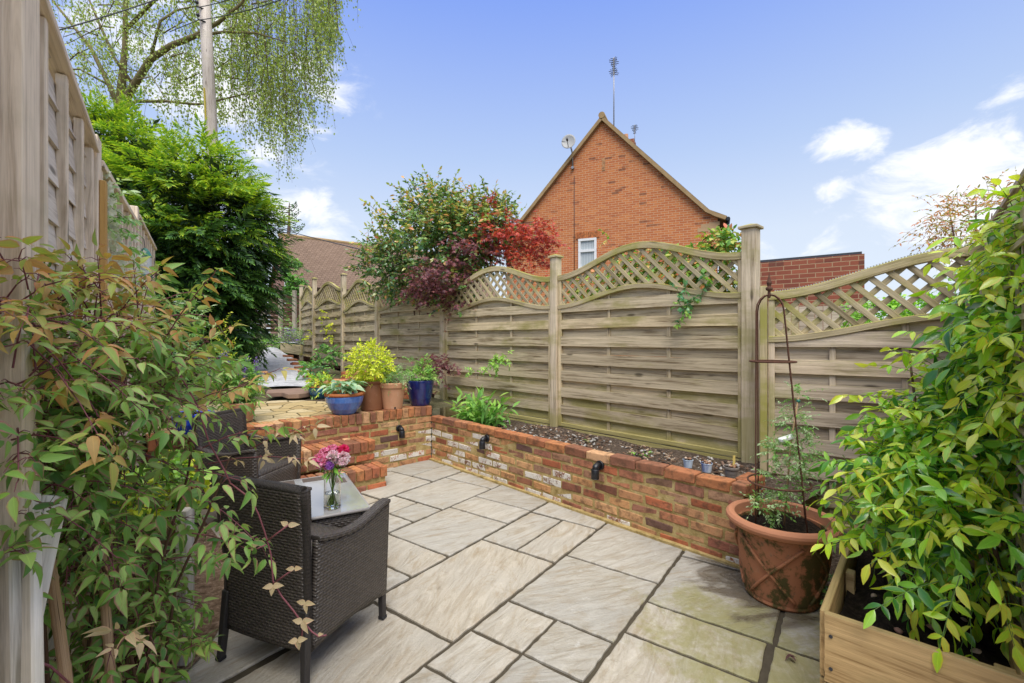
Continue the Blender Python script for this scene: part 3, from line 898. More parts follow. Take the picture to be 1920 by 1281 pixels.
t_ = thing('terrace_wall', 'brick wall of the raised terrace with white bricks beside the steps and a brick on edge top', 'wall', W0)
TZ = .626
mb = MB()
brickwork(mb, V(0, 0, 0), TL, TN, -.02, 7, 2.6, white=lambda s, r: 1 if (s < .86 and r < 5 and random.random() < .6) else (2 if s < .9 and random.random() < .55 else 0))
mb.build('brickwork', [M['brick'], M['white_brick'], M['pale_brick']], t_, .006, 2)
mb = MB(); mb.box(TL * 1.3 - TN * .0535 + V(0, 0, .25), (2.58, .099, .58), (TL, TN, (0, 0, 1))); mb.box(TL * 1.3 - TN * .11 + V(0, 0, .575), (2.58, .19, .085), (TL, TN, (0, 0, 1)))
mb.build('mortar', M['mortar'], t_)
mb = MB(); s = .0
while s < 2.6:
    mb.box(TL * (s + .0325) - TN * (.1 + random.uniform(-.004, .004)) + V(0, 0, .515 + .054), (.065, .215, .105), (TL, TN, (0, 0, 1)), 0 if random.random() < .8 else 1, .005)
    s += .0765
mb.build('edging', [M['cap'], M['pale_brick']], t_, .006, 2)

t_ = thing('brick_steps', 'two orange brick steps leading up to the raised terrace', 'steps', W0)
for nm, n1, ztop in (('lower_step', .54, .195), ('upper_step', .293, .395)):
    z0 = -.02 if nm == 'lower_step' else .2
    sub = link(nm, None, t_)
    mb = MB(); t0, t1 = .845, 1.55
    brickwork(mb, TL * t0 + TN * n1, TL, TN, z0, 1 if z0 > 0 else 1, t1 - t0)
    mb.box(TL * (t0 + .05) + TN * (n1 - .17) + V(0, 0, z0 + .037), (.1, .12, .065), (TL, TN, (0, 0, 1)), 0, .004)
    s = t0
    dd = n1 - (.293 if nm == 'lower_step' else 0)
    while s < t1:
        for q0, q1 in ((0, .215), (.223, dd)):
            if q1 - q0 > .03:
                mb.box(TL * (s + .0325) + TN * (n1 + .008 - (q0 + q1) / 2) + V(0, 0, ztop - .05), (.066, q1 - q0, .1), (TL, TN, (0, 0, 1)), 1 if random.random() < .85 else 0, .004)
        s += .0765
    o = mb.build('bricks', [M['brick'], M['cap']], sub, .006, 2)
    mb = MB(); mb.box(TL * (t0 + t1) / 2 + TN * (n1 - dd / 2 - .002) + V(0, 0, (z0 + ztop) / 2 - .012), (t1 - t0 - .02, dd - .02, ztop - z0 - .02), (TL, TN, (0, 0, 1)))
    mb.build('step_mortar', M['mortar'], sub)

# terrace floor, path, step slab
mb = MB()
mb.poly([TP(.0, -.2, TZ - .012), TP(.62, -.95, TZ - .012), TP(1.0, -1.7, TZ - .012), TP(3.0, -2.3, TZ - .012), TP(2.75, -.2, TZ - .012)])
setp(mb.build('terrace_paving', M['crazy']), kind='structure')
mb = MB(); mb.poly([TP(.0, -.2, TZ - .03), TP(.0, -1.0, TZ - .02), TP(-.1, -3.0, TZ + .02), TP(1.1, -3.0, TZ + .02), TP(1.0, -1.7, TZ - .02), TP(.6, -.9, TZ - .02)])
setp(mb.build('terrace_soil', M['bark']), kind='structure')
PA = [(6.9, 488, 596), (7.6, 478, 594), (8.6, 474, 580), (10, 482, 556), (11.5, 492, 532), (12.6, 496, 520)]
mb = MB()
def pathfn(u, v):
    x = v * (len(PA) - 1); i = min(int(x), len(PA) - 2); k = x - i
    Y = PA[i][0] * (1 - k) + PA[i + 1][0] * k
    l = PA[i][1] * (1 - k) + PA[i + 1][1] * k; r = PA[i][2] * (1 - k) + PA[i + 1][2] * k
    px = l + (r - l) * u
    return Vector(((px - CX) / F * Y, Y, slope_z(Y) + .03 + .025 * math.sin(u * 3.1))), (u, v)
mb.surf(pathfn, 8, 24)
setp(mb.build('path', M['path']), kind='structure')
t_ = thing('stone_step', 'broken brown stone slab laid as a step at the foot of the grey path', 'step', TP(1.45, -1.75, TZ))
mb = MB()
q = [(502, 731), (545, 728.5), (592, 725.5), (600, 733.5), (560, 738.5), (540, 739), (528, 735.5), (498, 737)]
top = [G(x, y, .70) for x, y in q]
b0 = len(mb.v); c0 = t_.location
for z in (.64, .70):
    for p in top: mb.v.append((p.x - c0.x, p.y - c0.y, z - c0.z))
n = len(q)
mb.face([b0 + n + k for k in range(n)][::-1]); mb.face([b0 + k for k in range(n)])
for k in range(n): mb.face((b0 + k, b0 + n + k, b0 + n + (k + 1) % n, b0 + (k + 1) % n))
mb.build('slab', M['stone'], t_, .008, 2)
mb = MB(); mb.poly([D(300, 640, 15.5), D(560, 640, 15.5), D(620, 600, 40), D(200, 600, 40)])
gy = [Vector((x, y, slope_z(y) + .03)) for x, y in ((-13, 14.2), (-6.6, 14.2), (-9, 30), (-25, 30))]
mb = MB(); mb.poly(gy)
setp(mb.build('driveway', M['drive']), kind='structure')

# bed behind the low wall
mb = MB()
def bedfn(u, v):
    p = W0 + WD * (u * (LW + .25)) + WN * (.09 + v * .85)
    return Vector((p.x, p.y, .405 + .02 * math.sin(u * 23) * math.sin(v * 5 + u * 11) + .03 * v)), (u, v)
mb.surf(bedfn, 60, 12)
setp(mb.build('planting_bed', M['bark']), kind='structure')
# wood chips and pebbles on it
mb = MB()
for i in range(1500):
    u, v = random.random(), random.random()
    p = W0 + WD * (u * LW) + WN * (.11 + v * .6)
    z = .405 + .02 * math.sin(u * 23) * math.sin(v * 5 + u * 11) + .03 * v + .006
    s = random.uniform(.005, .017)
    a = Vector((random.uniform(-1, 1), random.uniform(-1, 1), random.uniform(-.3, .3))).normalized()
    mb.bar(Vector((p.x, p.y, z)) - a * s, Vector((p.x, p.y, z)) + a * s, s * random.uniform(.6, 1.3), s * random.uniform(.4, .9), m=random.choice((0, 0, 1, 2, 3)))
setp(mb.build('bark_chips', [simple('chip_brown', (.16, .09, .055)), simple('chip_tan', (.38, .28, .19)), simple('chip_grey', (.42, .40, .37)), simple('chip_dark', (.05, .035, .028))], None, .003), 'loose bark chips and small stones covering the planting bed', 'bark chips', kind='stuff')
# ------------------------------------------------------------------ lattice topped fence
def fence_panel(parent, p0, p1, zb, n, mat=None, mlat=None, full=1.83, cut=None, flip=1):
    """omega lattice panel between two post faces; p0 -> p1 on the ground plan, foot at zb, n points to the viewer's side"""
    mat = mat or M['fence']; mlat = mlat or M['lattice']
    o = Vector((p0.x, p0.y, zb)); X = Vector((p1.x - p0.x, p1.y - p0.y, 0)); L = X.length; X.normalize()
    n = Vector(n).normalized(); Z = Vector((0, 0, 1))
    Lf = L if cut is None else full
    hump = lambda s: math.sin(math.pi * min(max(s / Lf, 0), 1)) ** 2
    rail = lambda s: 1.30 + .15 * hump(s)
    top = lambda s: 1.62 + .215 * hump(s)
    pn = link('fence_panel', None, parent)
    # frame
    mb = MB()
    for s in (.02, L - .02):
        e = top(s)
        mb.bar(o + X * s, o + X * s + Z * e, .04, .04, n)
    mb.bar(o + Z * .02 + X * .04, o + Z * .02 + X * (L - .04), .035, .04, Z)
    for fr in (1 / 3, 2 / 3):
        mb.bar(o + X * (L * fr) - n * .004, o + X * (L * fr) - n * .004 + Z * (rail(L * fr) - .03), .036, .016, n)
    mb.build('frame', mat, pn, .003)
    N_ = 30
    ss = [.0 + (L) * i / N_ for i in range(N_ + 1)]
    mb = MB()
    mb.sweep([o + X * s + Z * (top(s) - .03) + n * .004 for s in ss], n, .06, .05)
    mb.sweep([o + X * s + Z * (rail(s) - .02) + n * .004 for s in ss], n, .045, .05)
    mb.build('curved_rail', mlat, pn, .004)
    # weave of horizontal boards
    mb = MB()
    for k in range(15):
        front = k % 2 == 1
        z = .045 + k * .0905
        h = .102 + random.uniform(-.004, .004)
        dz = random.uniform(-.005, .005); sag = random.uniform(-.006, .006)
        sl = [.04 + (L - .08) * i / 24 for i in range(25)]
        z0, z1, so = [], [], []
        for s in sl:
            a = z + dz + sag * math.sin(math.pi * s / L); e = min(a + h, rail(s) - .03)
            if e > a + .004: so.append(s); z0.append(a); z1.append(e)
        if len(so) < 2: continue
        off = .018 if front else -.012
        mb.strip(o + n * off + X * 0, X, n, so, z0, z1, .012)
    mb.build('boards', mat, pn)
    # diagonal lattice
    mb = MB()
    for sg, off in ((-1, .006), (1, -.006)):
        s0 = -1.0
        while s0 < L + 1.0:
            pts = []
            for i in range(90):
                z = 1.2 + i * .0075
                s = s0 + sg * flip * (z - 1.5)
                if .03 < s < L - .03 and rail(s) - .03 < z < top(s) - .03: pts.append((s, z))
            if len(pts) > 3:
                a, e = pts[0], pts[-1]
                mb.bar(o + X * a[0] + Z * a[1] + n * off, o + X * e[0] + Z * e[1] + n * off, .036, .010, n)
            s0 += .126
    mb.build('lattice', mlat, pn, .002)
    return pn

def fence_post(parent, p, z0, z1, X, w=.1, mat=None, cap=True, capw=None):
    X = Vector((X.x, X.y, 0)).normalized(); Y = Vector((-X.y, X.x, 0))
    mb = MB(); mb.bar((p.x, p.y, z0), (p.x, p.y, z1 - (.03 if cap else 0)), w, w, Y)
    po = mb.build('fence_post', mat or M['post'], parent, .004)
    if cap:
        cw = capw or w * 1.36
        mb = MB(); mb.box((p.x, p.y, z1 - .02), (cw, cw, .022), (X, Y, (0, 0, 1)))
        b = len(mb.v)
        for sx, sy in ((-1, -1), (1, -1), (1, 1), (-1, 1)):
            q = Vector((p.x, p.y, z1 - .009)) + X * sx * cw * .46 + Y * sy * cw * .46; mb.v.append(tuple(q))
        mb.v.append((p.x, p.y, z1 + .014))
        for k in range(4): mb.face((b + k, b + (k + 1) % 4, b + 4), [(0, 0), (cw, 0), (cw / 2, cw)])
        mb.build('post_cap', M['lattice'], po, .003)
    return po

posts = [(1.856, 3.578, 2.28), (.477, 5.02, 2.31), (-.951, 6.46, 2.27), (-2.298, 7.90, 2.28), (-3.48, 9.51, 2.74), (-4.75, 11.07, 2.86), (-5.83, 12.73, 2.88)]
zbs = [.46, .46, .60, .68, .83, .93]
gf = thing('garden_fence', 'long weathered fence of horizontal boards with wavy lattice tops between square capped posts', 'fence')
PP = [Vector((x, y, 0)) for x, y, _ in posts]
for i, (x, y, zt) in enumerate(posts):
    d = (PP[min(i + 1, 6)] - PP[max(i - 1, 0)])
    fence_post(gf, PP[i], .1 if i < 4 else .5, zt, d, .105 if i == 0 else .092)
for i in range(6):
    d = (PP[i + 1] - PP[i]); u = d.normalized(); nn = Vector((-u.y, u.x, 0))
    if nn.dot(-PP[i]) < 0: nn = -nn
    fence_panel(gf, PP[i] + u * .05, PP[i + 1] - u * .05, zbs[i], nn, flip=-1)
    mb = MB()                                   # gravel board under the panel
    a, e = PP[i] + u * .05, PP[i + 1] - u * .05
    if i < 2:
        mb.bar((a.x, a.y, zbs[i] - .09), (e.x, e.y, zbs[i] - .09), .03, .16, (0, 0, 1))
        mb.build('gravel_board', M['fence'], gf, .003)

# cut panel at the right with its own thin post
sf = thing('cut_lattice_fence', 'half fence panel with rising curved lattice beside the tall capped post', 'fence')
q0 = D(1441, 635, 3.33); q1 = D(1856, 635, 2.70)
q0.z = q1.z = 0
d = (q1 - q0).normalized(); nn = Vector((d.y, -d.x, 0))
if nn.dot(-q0) < 0: nn = -nn
fence_panel(sf, q0, q1, .115, nn, M['side_fence'], M['lattice'], full=2.12, cut=True)
mb = MB(); mb.bar(tuple(q0 - d * .03), tuple(q0 - d * .03 + V(0, 0, 1.78)), .045, .07, tuple(nn)); mb.build('fence_post', M['lattice'], sf, .003)
mb = MB()                                       # ribbed plastic edging on the curved top
L_ = (q1 - q0).length
for i in range(70):
    s = .04 + (L_ - .06) * i / 69
    z = .115 + 1.62 + .215 * math.sin(math.pi * min(s / 2.12, 1)) ** 2
    c = q0 + d * s - nn * .03
    mb.bar((c.x, c.y, z - .02), (c.x, c.y, z + .014), .008, .012, tuple(nn))
mb.build('ribbed_edging', M['grey'], sf)

# right hand boundary: grey boards on posts running towards the viewer
rf = thing('boundary_fence', 'grey vertical boarded fence behind the glossy shrub at the right edge', 'fence')
r0 = Vector((2.83, 2.76, 0)); r1 = Vector((1.28, .98, 0)); d = (r1 - r0).normalized(); nn = Vector((d.y, -d.x, 0))
if nn.dot(Vector((0, 1.5, 0)) - r0) < 0: nn = -nn
mb = MB(); L_ = (r1 - r0).length; s = 0
while s < L_:
    z1 = 1.98 + random.uniform(-.004, .004)
    c = r0 + d * (s + .047)
    mb.bar((c.x, c.y, .0), (c.x, c.y, z1), .09, .016, tuple(nn)); s += .094
mb.build('boards', M['side_fence'], rf, .002)
mb = MB()
for z in (.35, 1.05, 1.8): mb.bar(tuple(r0 + nn * .03 + V(0, 0, z)), tuple(r1 + nn * .03 + V(0, 0, z)), .04, .07, (0, 0, 1))
mb.bar(tuple(r0 + V(0, 0, 1.995)), tuple(r1 + V(0, 0, 1.995)), .05, .025, (0, 0, 1))
mb.build('rail', M['side_fence'], rf, .003)
mb = MB()                                       # square trellis fixed on the boards
for k in range(18):
    c = r0 + d * (.3 + k * .12) + nn * .052
    mb.bar((c.x, c.y, .1), (c.x, c.y, 1.7), .018, .008, tuple(nn))
for k in range(14):
    z = .15 + k * .12
    mb.bar(tuple(r0 + d * .3 + nn * .061 + V(0, 0, z)), tuple(r1 + nn * .061 + V(0, 0, z)), .008, .018, (0, 0, 1))
mb.build('trellis', M['side_fence'], rf)
fence_post(rf, r0 + d * .02 + nn * .0, 0, 2.03, d, .07, M['side_fence'], False)

# left fence: overlapping boards held by vertical battens, tall square posts
lf = thing('side_fence', 'tall brown grey fence of overlapping boards and vertical battens along the left border', 'fence')
LX = lambda y: -.463 * K - .688 * y
def LP(y, z=0): return Vector((LX(y), y, z))
ld = (LP(3) - LP(2)).normalized(); ln = Vector((ld.y, -ld.x, 0))
if ln.x < 0: ln = -ln
py = [1.07, 2.02, 3.42, 4.75]
ptz = [2.72, 2.29, 2.38, 2.44]
ptop = [2.46, 2.22, 2.36, 2.40]
for i, y in enumerate(py[:3]):
    fence_post(lf, LP(y) + ln * (.015 if i == 0 else -.004) - ld * (.04 if i == 0 else 0), -.05, ptz[i], ld, .13 if i == 0 else .1, M['left_fence'], False)
pb = link('new_post', None, lf)
mb = MB(); q = LP(2.02) + ln * .058 + ld * -.0; mb.bar((q.x, q.y, -.05), (q.x, q.y, 2.1), .05, .022, tuple(ln)); mb.build('batten', M['new_post'], pb, .002)
def left_panel(y0, y1, za, ze):
    """overlapping boards, battens and a capping whose height runs from za (near) to ze (far)"""
    p = link('fence_panel', None, lf)
    a, e = LP(y0), LP(y1); L = (e - a).length
    mb = MB(); z = -.02
    while z < za - .06:
        ca, ce = min(z + .155, za - .03), min(z + .155, ze - .03)
        k = 1.0
        if ce < z + .02:
            k = max(.05, (za - .05 - z) / max(za - ze, 1e-4)); ce = z + .02
            if k > 1: k = 1.0
        q = a + (e - a) * k
        mb.hexa([tuple(a + ln * .012 + V(0, 0, z)), tuple(a + ln * .022 + V(0, 0, z)), tuple(a + ln * .008 + V(0, 0, ca)), tuple(a + ln * -.002 + V(0, 0, ca)),
                 tuple(q + ln * .012 + V(0, 0, z + random.uniform(-.008, .008))), tuple(q + ln * .022 + V(0, 0, z)), tuple(q + ln * .008 + V(0, 0, ce)), tuple(q + ln * -.002 + V(0, 0, ce))])
        z += .128
    mb.build('boards', M['left_board'], p)
    nb = max(2, int(round(L / .27)))
    for k in range(nb + 1):
        f = k / nb
        c = a + (e - a) * f + ln * .026
        if k == 0: c += ld * .06
        if k == nb: c -= ld * .06
        mb = MB(); mb.bar((c.x, c.y, -.02), (c.x, c.y, za + (ze - za) * f - .03), .034, .028, tuple(ln))
        mb.build('batten', M['left_fence'], p, .003)
    mb = MB(); mb.bar(tuple(a + ln * .02 + V(0, 0, za - .012)), tuple(e + ln * .02 + V(0, 0, ze - .012)), .066, .03, (0, 0, 1))
    mb.build('capping', M['left_fence'], p, .003)
left_panel(.3, 1.0, 2.6, 2.5); left_panel(1.10, 1.97, 2.40, 2.23); left_panel(2.07, 3.37, 2.21, 2.26); left_panel(3.47, 4.95, 2.34, 2.38)

# ------------------------------------------------------------------ rattan furniture
def make_chair(name, label, loc, face, group):
    """origin on the ground under the seat; local +Y is where the sitter looks"""
    t = thing(name, label, 'armchair', loc, group, math.atan2(-face[0], face[1]))
    R_ = M['rattan']
    hb = lambda z: .215 + .03 * max(0, (.4 - z) / .4) * -0 + (.03 * ((z - .4) / .46) if z > .4 else .012 * ((.4 - z) / .3))
    def back(u, v):
        z = .135 + v * .665
        h = .225 + .028 * max(0, (z - .4) / .45) + .006 * max(0, (.4 - z) / .3)
        x = -h + 2 * h * u
        zz = z + .006 * (1 - (2 * u - 1) ** 2) * v
        y = -.235 - .05 * max(0, (z - .38) / .47) ** 1.3 - .010 * (1 - (2 * u - 1) ** 2)
        return Vector((x, y, zz)), (x, z)
    mb = MB(); mb.surf(back, 14, 24); mb.build('backrest', R_, t, solid=.028)
    mb = MB()
    for sx in (-1, 1):
        pts = [back(0 if sx < 0 else 1, v)[0] for v in [i / 12 for i in range(13)]]
        mb.tube(pts, .017, 8)
    mb.tube([back(u, 1)[0] for u in [i / 10 for i in range(11)]], .017, 8)
    mb.build('back_frame', R_, t)
    for sx in (-1, 1):
        def side(u, v, sx=sx):
            y = -.225 + .475 * u
            zt = .585 - .035 * math.sin(math.pi * min(1, u * 1.15)) * 1 + .0 * u
            zb_ = .14 - .02 * u + .03 * math.sin(math.pi * u)
            z = zb_ + (zt - zb_) * v
            x = sx * (.235 + .018 * v + .012 * math.sin(math.pi * u))
            return Vector((x, y, z)), (y, z)
        mb = MB(); mb.surf(side, 14, 16); o = mb.build('arm_panel', R_, t, solid=.03)
        mb = MB()
        pts = [side(u, 1)[0] + Vector((0, 0, .006)) for u in [i / 12 for i in range(13)]]
        mb.sweep(pts, (1, 0, 0), .02, .052)
        mb.build('armrest', R_, t, .006, 2)
    mb = MB()
    mb.surf(lambda u, v: (Vector((-.225 + .45 * u, -.225 + .46 * v, .395 + .012 * math.sin(math.pi * u) * math.sin(math.pi * v))), (u * .45, v * .46)), 8, 8)
    mb.build('seat', R_, t, solid=.04)
    mb = MB()
    mb.surf(lambda u, v: (Vector((-.235 + .47 * u, .235, .13 + .26 * v)), (u * .47, v * .26)), 6, 6)
    mb.build('front_panel', R_, t, solid=.025)
    for sx in (-1, 1):
        for sy in (-1, 1):
            mb = MB()
            if sy < 0: mb.bar((sx * .222, -.24, .30), (sx * .238, -.262, .0), .036, .036, (0, 1, 0), 0, .028, .028)
            else: mb.bar((sx * .232, .232, .30), (sx * .236, .238, .0), .036, .036, (0, 1, 0), 0, .028, .028)
            leg = mb.build('leg', M['leg'], t, .004)
            mb = MB(); q = (sx * .238, -.262, .008) if sy < 0 else (sx * .236, .238, .008)
            mb.box(q, (.033, .033, .016)); mb.build('foot', M['black'], leg, .003)
    return t
M['leg'] = simple('dark_rattan_leg', (.035, .031, .029), .5, .4, var=.25, scale=90, bmp=.3)
make_chair('rattan_armchair', 'dark rattan armchair in front, seen from behind, with a vine hanging over its back', (-.954, 2.167, 0), (.36, .933), 'rattan armchairs')
make_chair('rattan_armchair', 'dark rattan armchair facing right beyond the low table, next to the brick steps', (-2.04, 3.60, 0), (.985, -.17), 'rattan armchairs')

tv = Vector((-.5, .866, 0)).normalized(); tw = Vector((-.866, -.5, 0))
tc = Vector((-.834, 2.70, 0)) + tv * .40 + tw * .23
BR = simple('brown_glass_inset', (.11, .085, .07), .6, .15)  # flat brown patches set into the surface of the glass top
tt = thing('coffee_table', 'low dark rattan table with a pale glass top holding the vase of flowers', 'table', tc, None, math.atan2(tv.y, tv.x))
mb = MB(); mb.box((0, 0, .407), (.80, .46, .008)); mb.build('glass_top', M['table_glass'], tt, .002)
mb = MB()
for c, s in (((.33, .16, .4095), (.11, .10, .006)), ((.34, -.05, .4095), (.09, .22, .006)), ((.22, -.175, .4095), (.12, .06, .006)), ((-.33, .16, .4095), (.10, .09, .006))):
    mb = MB(); mb.box(c, s); mb.build('glass_inset', BR, tt, .001)
mb = MB()
for c, s in (((0, .218, .35), (.78, .02, .10)), ((0, -.218, .35), (.78, .02, .10)), ((.38, 0, .35), (.02, .416, .10)), ((-.38, 0, .35), (.02, .416, .10))):
    h = [x / 2 for x in s]
    mb.surf(lambda u, v, c=c, h=h: (Vector((c[0] + (2 * u - 1) * (h[0] if h[0] > h[1] else 0), c[1] + (2 * u - 1) * (h[1] if h[1] > h[0] else 0), c[2] + (2 * v - 1) * h[2])), (u * 2 * max(h[:2]), v * .1)), 4, 2)
mb.build('apron', M['rattan'], tt, solid=.02)
mb = MB()
for a, e in (((-.4, .23), (.4, .23)), ((.4, .23), (.4, -.23)), ((.4, -.23), (-.4, -.23)), ((-.4, -.23), (-.4, .23))):
    mb.tube([(a[0], a[1], .403), (e[0], e[1], .403)], .009, 8)
mb.build('rim', simple('grey_rim', (.30, .28, .27), .4, .5), tt)
for sx in (-1, 1):
    for sy in (-1, 1):
        mb = MB(); mb.bar((sx * .375, sy * .205, .40), (sx * .38, sy * .21, 0), .04, .04, (0, 1, 0)); mb.build('leg', M['leg'], tt, .004)

# vase with sweet williams
vp = Vector((-1.05, 2.69, .4115))
t = thing('flower_vase', 'clear glass vase standing on the low table, half full of water', 'vase', vp)
mb = MB(); mb.lathe([(0, .001), (.043, .001), (.047, .008), (.047, .1), (.045, .17), (.048, .215), (.0455, .215), (.0425, .17), (.044, .1), (.044, .016), (0, .012)], 28)
mb.build('glass_body', M['glass'], t)
mb = MB(); mb.lathe([(0, .014), (.0425, .017), (.0428, .09), (0, .09)], 24); mb.build('water', M['water'], t)
t = thing('flower_bunch', 'bunch of pink, white and magenta flowers in the glass vase', 'flowers', vp + V(0, 0, .02))
mb = MB()
for i in range(16):
    a = random.uniform(0, 6.28); r = random.uniform(.004, .03)
    mb.tube([(r * .8 * math.cos(a + 2.6), r * .8 * math.sin(a + 2.6), .0), (r * .5 * math.cos(a), r * .5 * math.sin(a), .12), (r * 1.6 * math.cos(a), r * 1.6 * math.sin(a), .25)], .0022, 5)
mb.build('stems', simple('fresh_stem', (.2, .33, .06), .5, .3), t)
heads = [(-.062, -.02, .262, .040, 0), (-.03, -.05, .258, .043, 1), (.0, .0, .305, .04, 0), (.022, -.045, .285, .038, 2), (.066, -.01, .272, .038, 2), (.058, .02, .307, .036, 3), (.0, .05, .285, .04, 0), (-.055, .035, .285, .036, 1), (.075, -.04, .258, .026, 2), (.01, -.07, .246, .024, 4), (-.075, .0, .25, .026, 2)]
cols = [((.40, .045, .16), (.44, .19, .27)), ((.38, .015, .13), (.44, .22, .30)), ((.44, .36, .38), (.42, .20, .28)), ((.34, .006, .06), (.42, .015, .10)), ((.16, .035, .28), (.3, .12, .38))]
pm = [leafmat('petal_%s' % nme, [(0, a), (1, b_)], None, trans=.2, rough=.7, vein=0) for nme, (a, b_) in zip(('pink', 'magenta', 'blush', 'crimson', 'violet'), cols)]
for hx, hy, hz, hr, k in heads:
    lv = Leaves(); nn_ = 150
    dd = unit(RNG.normal(0, 1, (nn_, 3)) + np.array([0, 0, .5]))
    P = np.array([hx, hy, hz]) + dd * hr * .55
    lv.add(P, dd + RNG.normal(0, .5, (nn_, 3)), RNG.normal(0, 1, (nn_, 3)) + dd, hr * .62, hr * .42, 'round', .2, .2)
    lv.build('flower_head', pm[k], t)
lv = Leaves(); nn_ = 34
an = RNG.uniform(0, 6.28, nn_); P = np.stack([.03 * np.cos(an), .03 * np.sin(an), RNG.uniform(.18, .25, nn_)], 1)
lv.add(P, np.stack([np.cos(an), np.sin(an), RNG.uniform(-.7, .4, nn_)], 1), np.tile([0, 0, 1.0], (nn_, 1)), .06, .014, 'lance', .3, .2)
M['bright_leaf'] = leafmat('fresh_green_leaf', [(0, (.10, .25, .03)), (1, (.2, .38, .06))])
lv.build('leaves', M['bright_leaf'], t)

# ------------------------------------------------------------------ wall lights
def wall_light(px, py, wallpt, wd, wn, label):
    t = thing('wall_light', label, 'wall light', wallpt, 'black downlights on the brick walls', math.atan2(wn.y, wn.x))
    # local +X points out of the wall
    mb = MB()
    b = MB(); 
    def ring(x0, x1, r):
        mb.tube([(x0, 0, 0), (x1, 0, 0)], r, 20)
    ring(-.004, .018, .037)
    mb.build('back_plate', M['black'], t, .003)
    mb = MB(); mb.tube([(.012, 0, .0), (.045, 0, .004), (.062, 0, -.006), (.068, 0, -.03)], [.02, .024, .026, .026], 16)
    mb.build('elbow', M['black'], t)
    mb = MB(); mb.tube([(.068, 0, -.018), (.068, 0, -.088)], .031, 20); mb.tube([(.068, 0, -.0885), (.068, 0, -.0945)], .0315, 20)
    mb.build('lamp_housing', M['black'], t, .002)
def wall_hit(px, py):                         # on the low wall's face
    dx = (px - CX) / F
    # W0 + s WD : x = dx*y
    s = (dx * W0.y - W0.x) / (WD.x - dx * WD.y)
    p = W0 + WD * s
    return Vector((p.x, p.y, H - (py - CY) / F * p.y))
def terr_hit(px, py):
    dx = (px - CX) / F
    s = (dx * W0.y - W0.x) / (TL.x - dx * TL.y)
    p = W0 + TL * s
    return Vector((p.x, p.y, H - (py - CY) / F * p.y))
wall_light(0, 0, wall_hit(1126, 872), WD, -WN, 'black downlight on the low wall nearest the big terracotta pot')
wall_light(0, 0, wall_hit(914, 822), WD, -WN, 'black downlight on the low wall below the leafy green plant')
wall_light(0, 0, terr_hit(748, 803), TL, TN, 'black downlight on the terrace wall beside the steps')

# ------------------------------------------------------------------ pots
def pot(name, label, cat, loc, prof, mat, soil=None, rim=None, group=None, wob=.0, extra=None):
    t = thing(name, label, cat, loc, group)
    mb = MB(); mb.lathe(prof, 44, wob=wob); mb.build('body', mat, t)
    if rim:
        mb = MB(); mb.lathe(rim[0], 44); mb.build('rim', rim[1], t)
    if soil:
        mb = MB(); r, z = soil
        mb.surf(lambda u, v: (Vector((r * v * math.cos(u * 6.2832), r * v * math.sin(u * 6.2832), z + .012 * math.sin(u * 19) * v + .01 * (1 - v))), (u, v)), 24, 6)
        mb.build('compost', M['soil'], t)
    return t
# big mossy pot in the corner
BP = Vector((1.475, 2.52, 0))
bt_ = pot('terracotta_pot', 'large mossy terracotta pot with crossed rope bands standing on the paving', 'pot', BP,
    [(0, .012), (.165, .012), (.176, .0), (.182, .012), (.178, .026), (.183, .034), (.232, .37), (.238, .385), (.21, .385), (.17, .03), (0, .03)], M['terra_moss'], (.215, .365),
    ([(.226, .378), (.25, .381), (.268, .392), (.277, .408), (.275, .422), (.262, .434), (.246, .437), (.232, .43), (.226, .40), (.215, .355)], M['terra_rim']))
mb = MB()
for k in range(4):
    for sg in (-1, 1):
        a0 = k * 2 * math.pi / 4 + .2 * sg
        pts = []
        for i in range(15):
            v = i / 14; a = a0 + sg * v * 1.25; r = .1835 + .0465 * v + .004
            pts.append((r * math.cos(a), r * math.sin(a), .045 + .30 * v))
        mb.tube(pts, .0085, 6)
mb.build('rope_band', M['terra_moss'], bt_)

def place(px, py, z, back=0.0):
    p = G(px, py, z); q = p + p.to_2d().to_3d().normalized() * back
    return Vector((q.x, q.y, z))
T0 = TZ - .006
blue = pot('glazed_bowl', 'round sky blue glazed bowl with bare orange rim, planted with a silvery hosta', 'pot', place(646, 779, T0, .11),
    [(0, .004), (.10, 0), (.112, .008), (.15, .06), (.182, .13), (.19, .175), (.186, .195), (.17, .195), (.12, .05), (0, .04)], M['blue'], (.172, .185),
    ([(.184, .19), (.196, .194), (.199, .206), (.194, .222), (.182, .225), (.173, .215), (.172, .18)], M['orange_rim']))
brown = pot('brown_jar', 'tall brown glazed jar holding the lime green shrub', 'pot', place(697, 771, T0, .11),
    [(0, .004), (.112, 0), (.118, .01), (.122, .10), (.12, .2), (.112, .26), (.108, .285), (.122, .297), (.122, .312), (.112, .318), (.1, .30), (.1, .2), (0, .1)], M['brown_pot'], (.1, .29))
terra = pot('terracotta_pot', 'plain terracotta pot with a drainage hole, between the brown jar and the navy pot', 'pot', place(736, 769, T0, .10),
    [(0, .004), (.098, 0), (.103, .006), (.138, .235), (.148, .24), (.155, .285), (.15, .296), (.138, .296), (.1, .05), (0, .04)], M['terra'], (.138, .28))
mb = MB(); dv = -terra.location.to_2d().to_3d().normalized()
dv = Vector((dv.x * math.cos(.25) - dv.y * math.sin(.25), dv.x * math.sin(.25) + dv.y * math.cos(.25), 0))
mb.tube([dv * .1 + V(0, 0, .022), dv * .1075 + V(0, 0, .022)], .011, 10); mb.build('drain_hole', M['black'], terra)
navy = pot('navy_pot', 'tall dark navy glazed pot at the end of the terrace wall', 'pot', place(788, 762, T0, .10),
    [(0, .004), (.10, 0), (.108, .008), (.132, .09), (.152, .2), (.159, .27), (.158, .295), (.147, .297), (.135, .2), (0, .1)], M['navy'], (.148, .28))
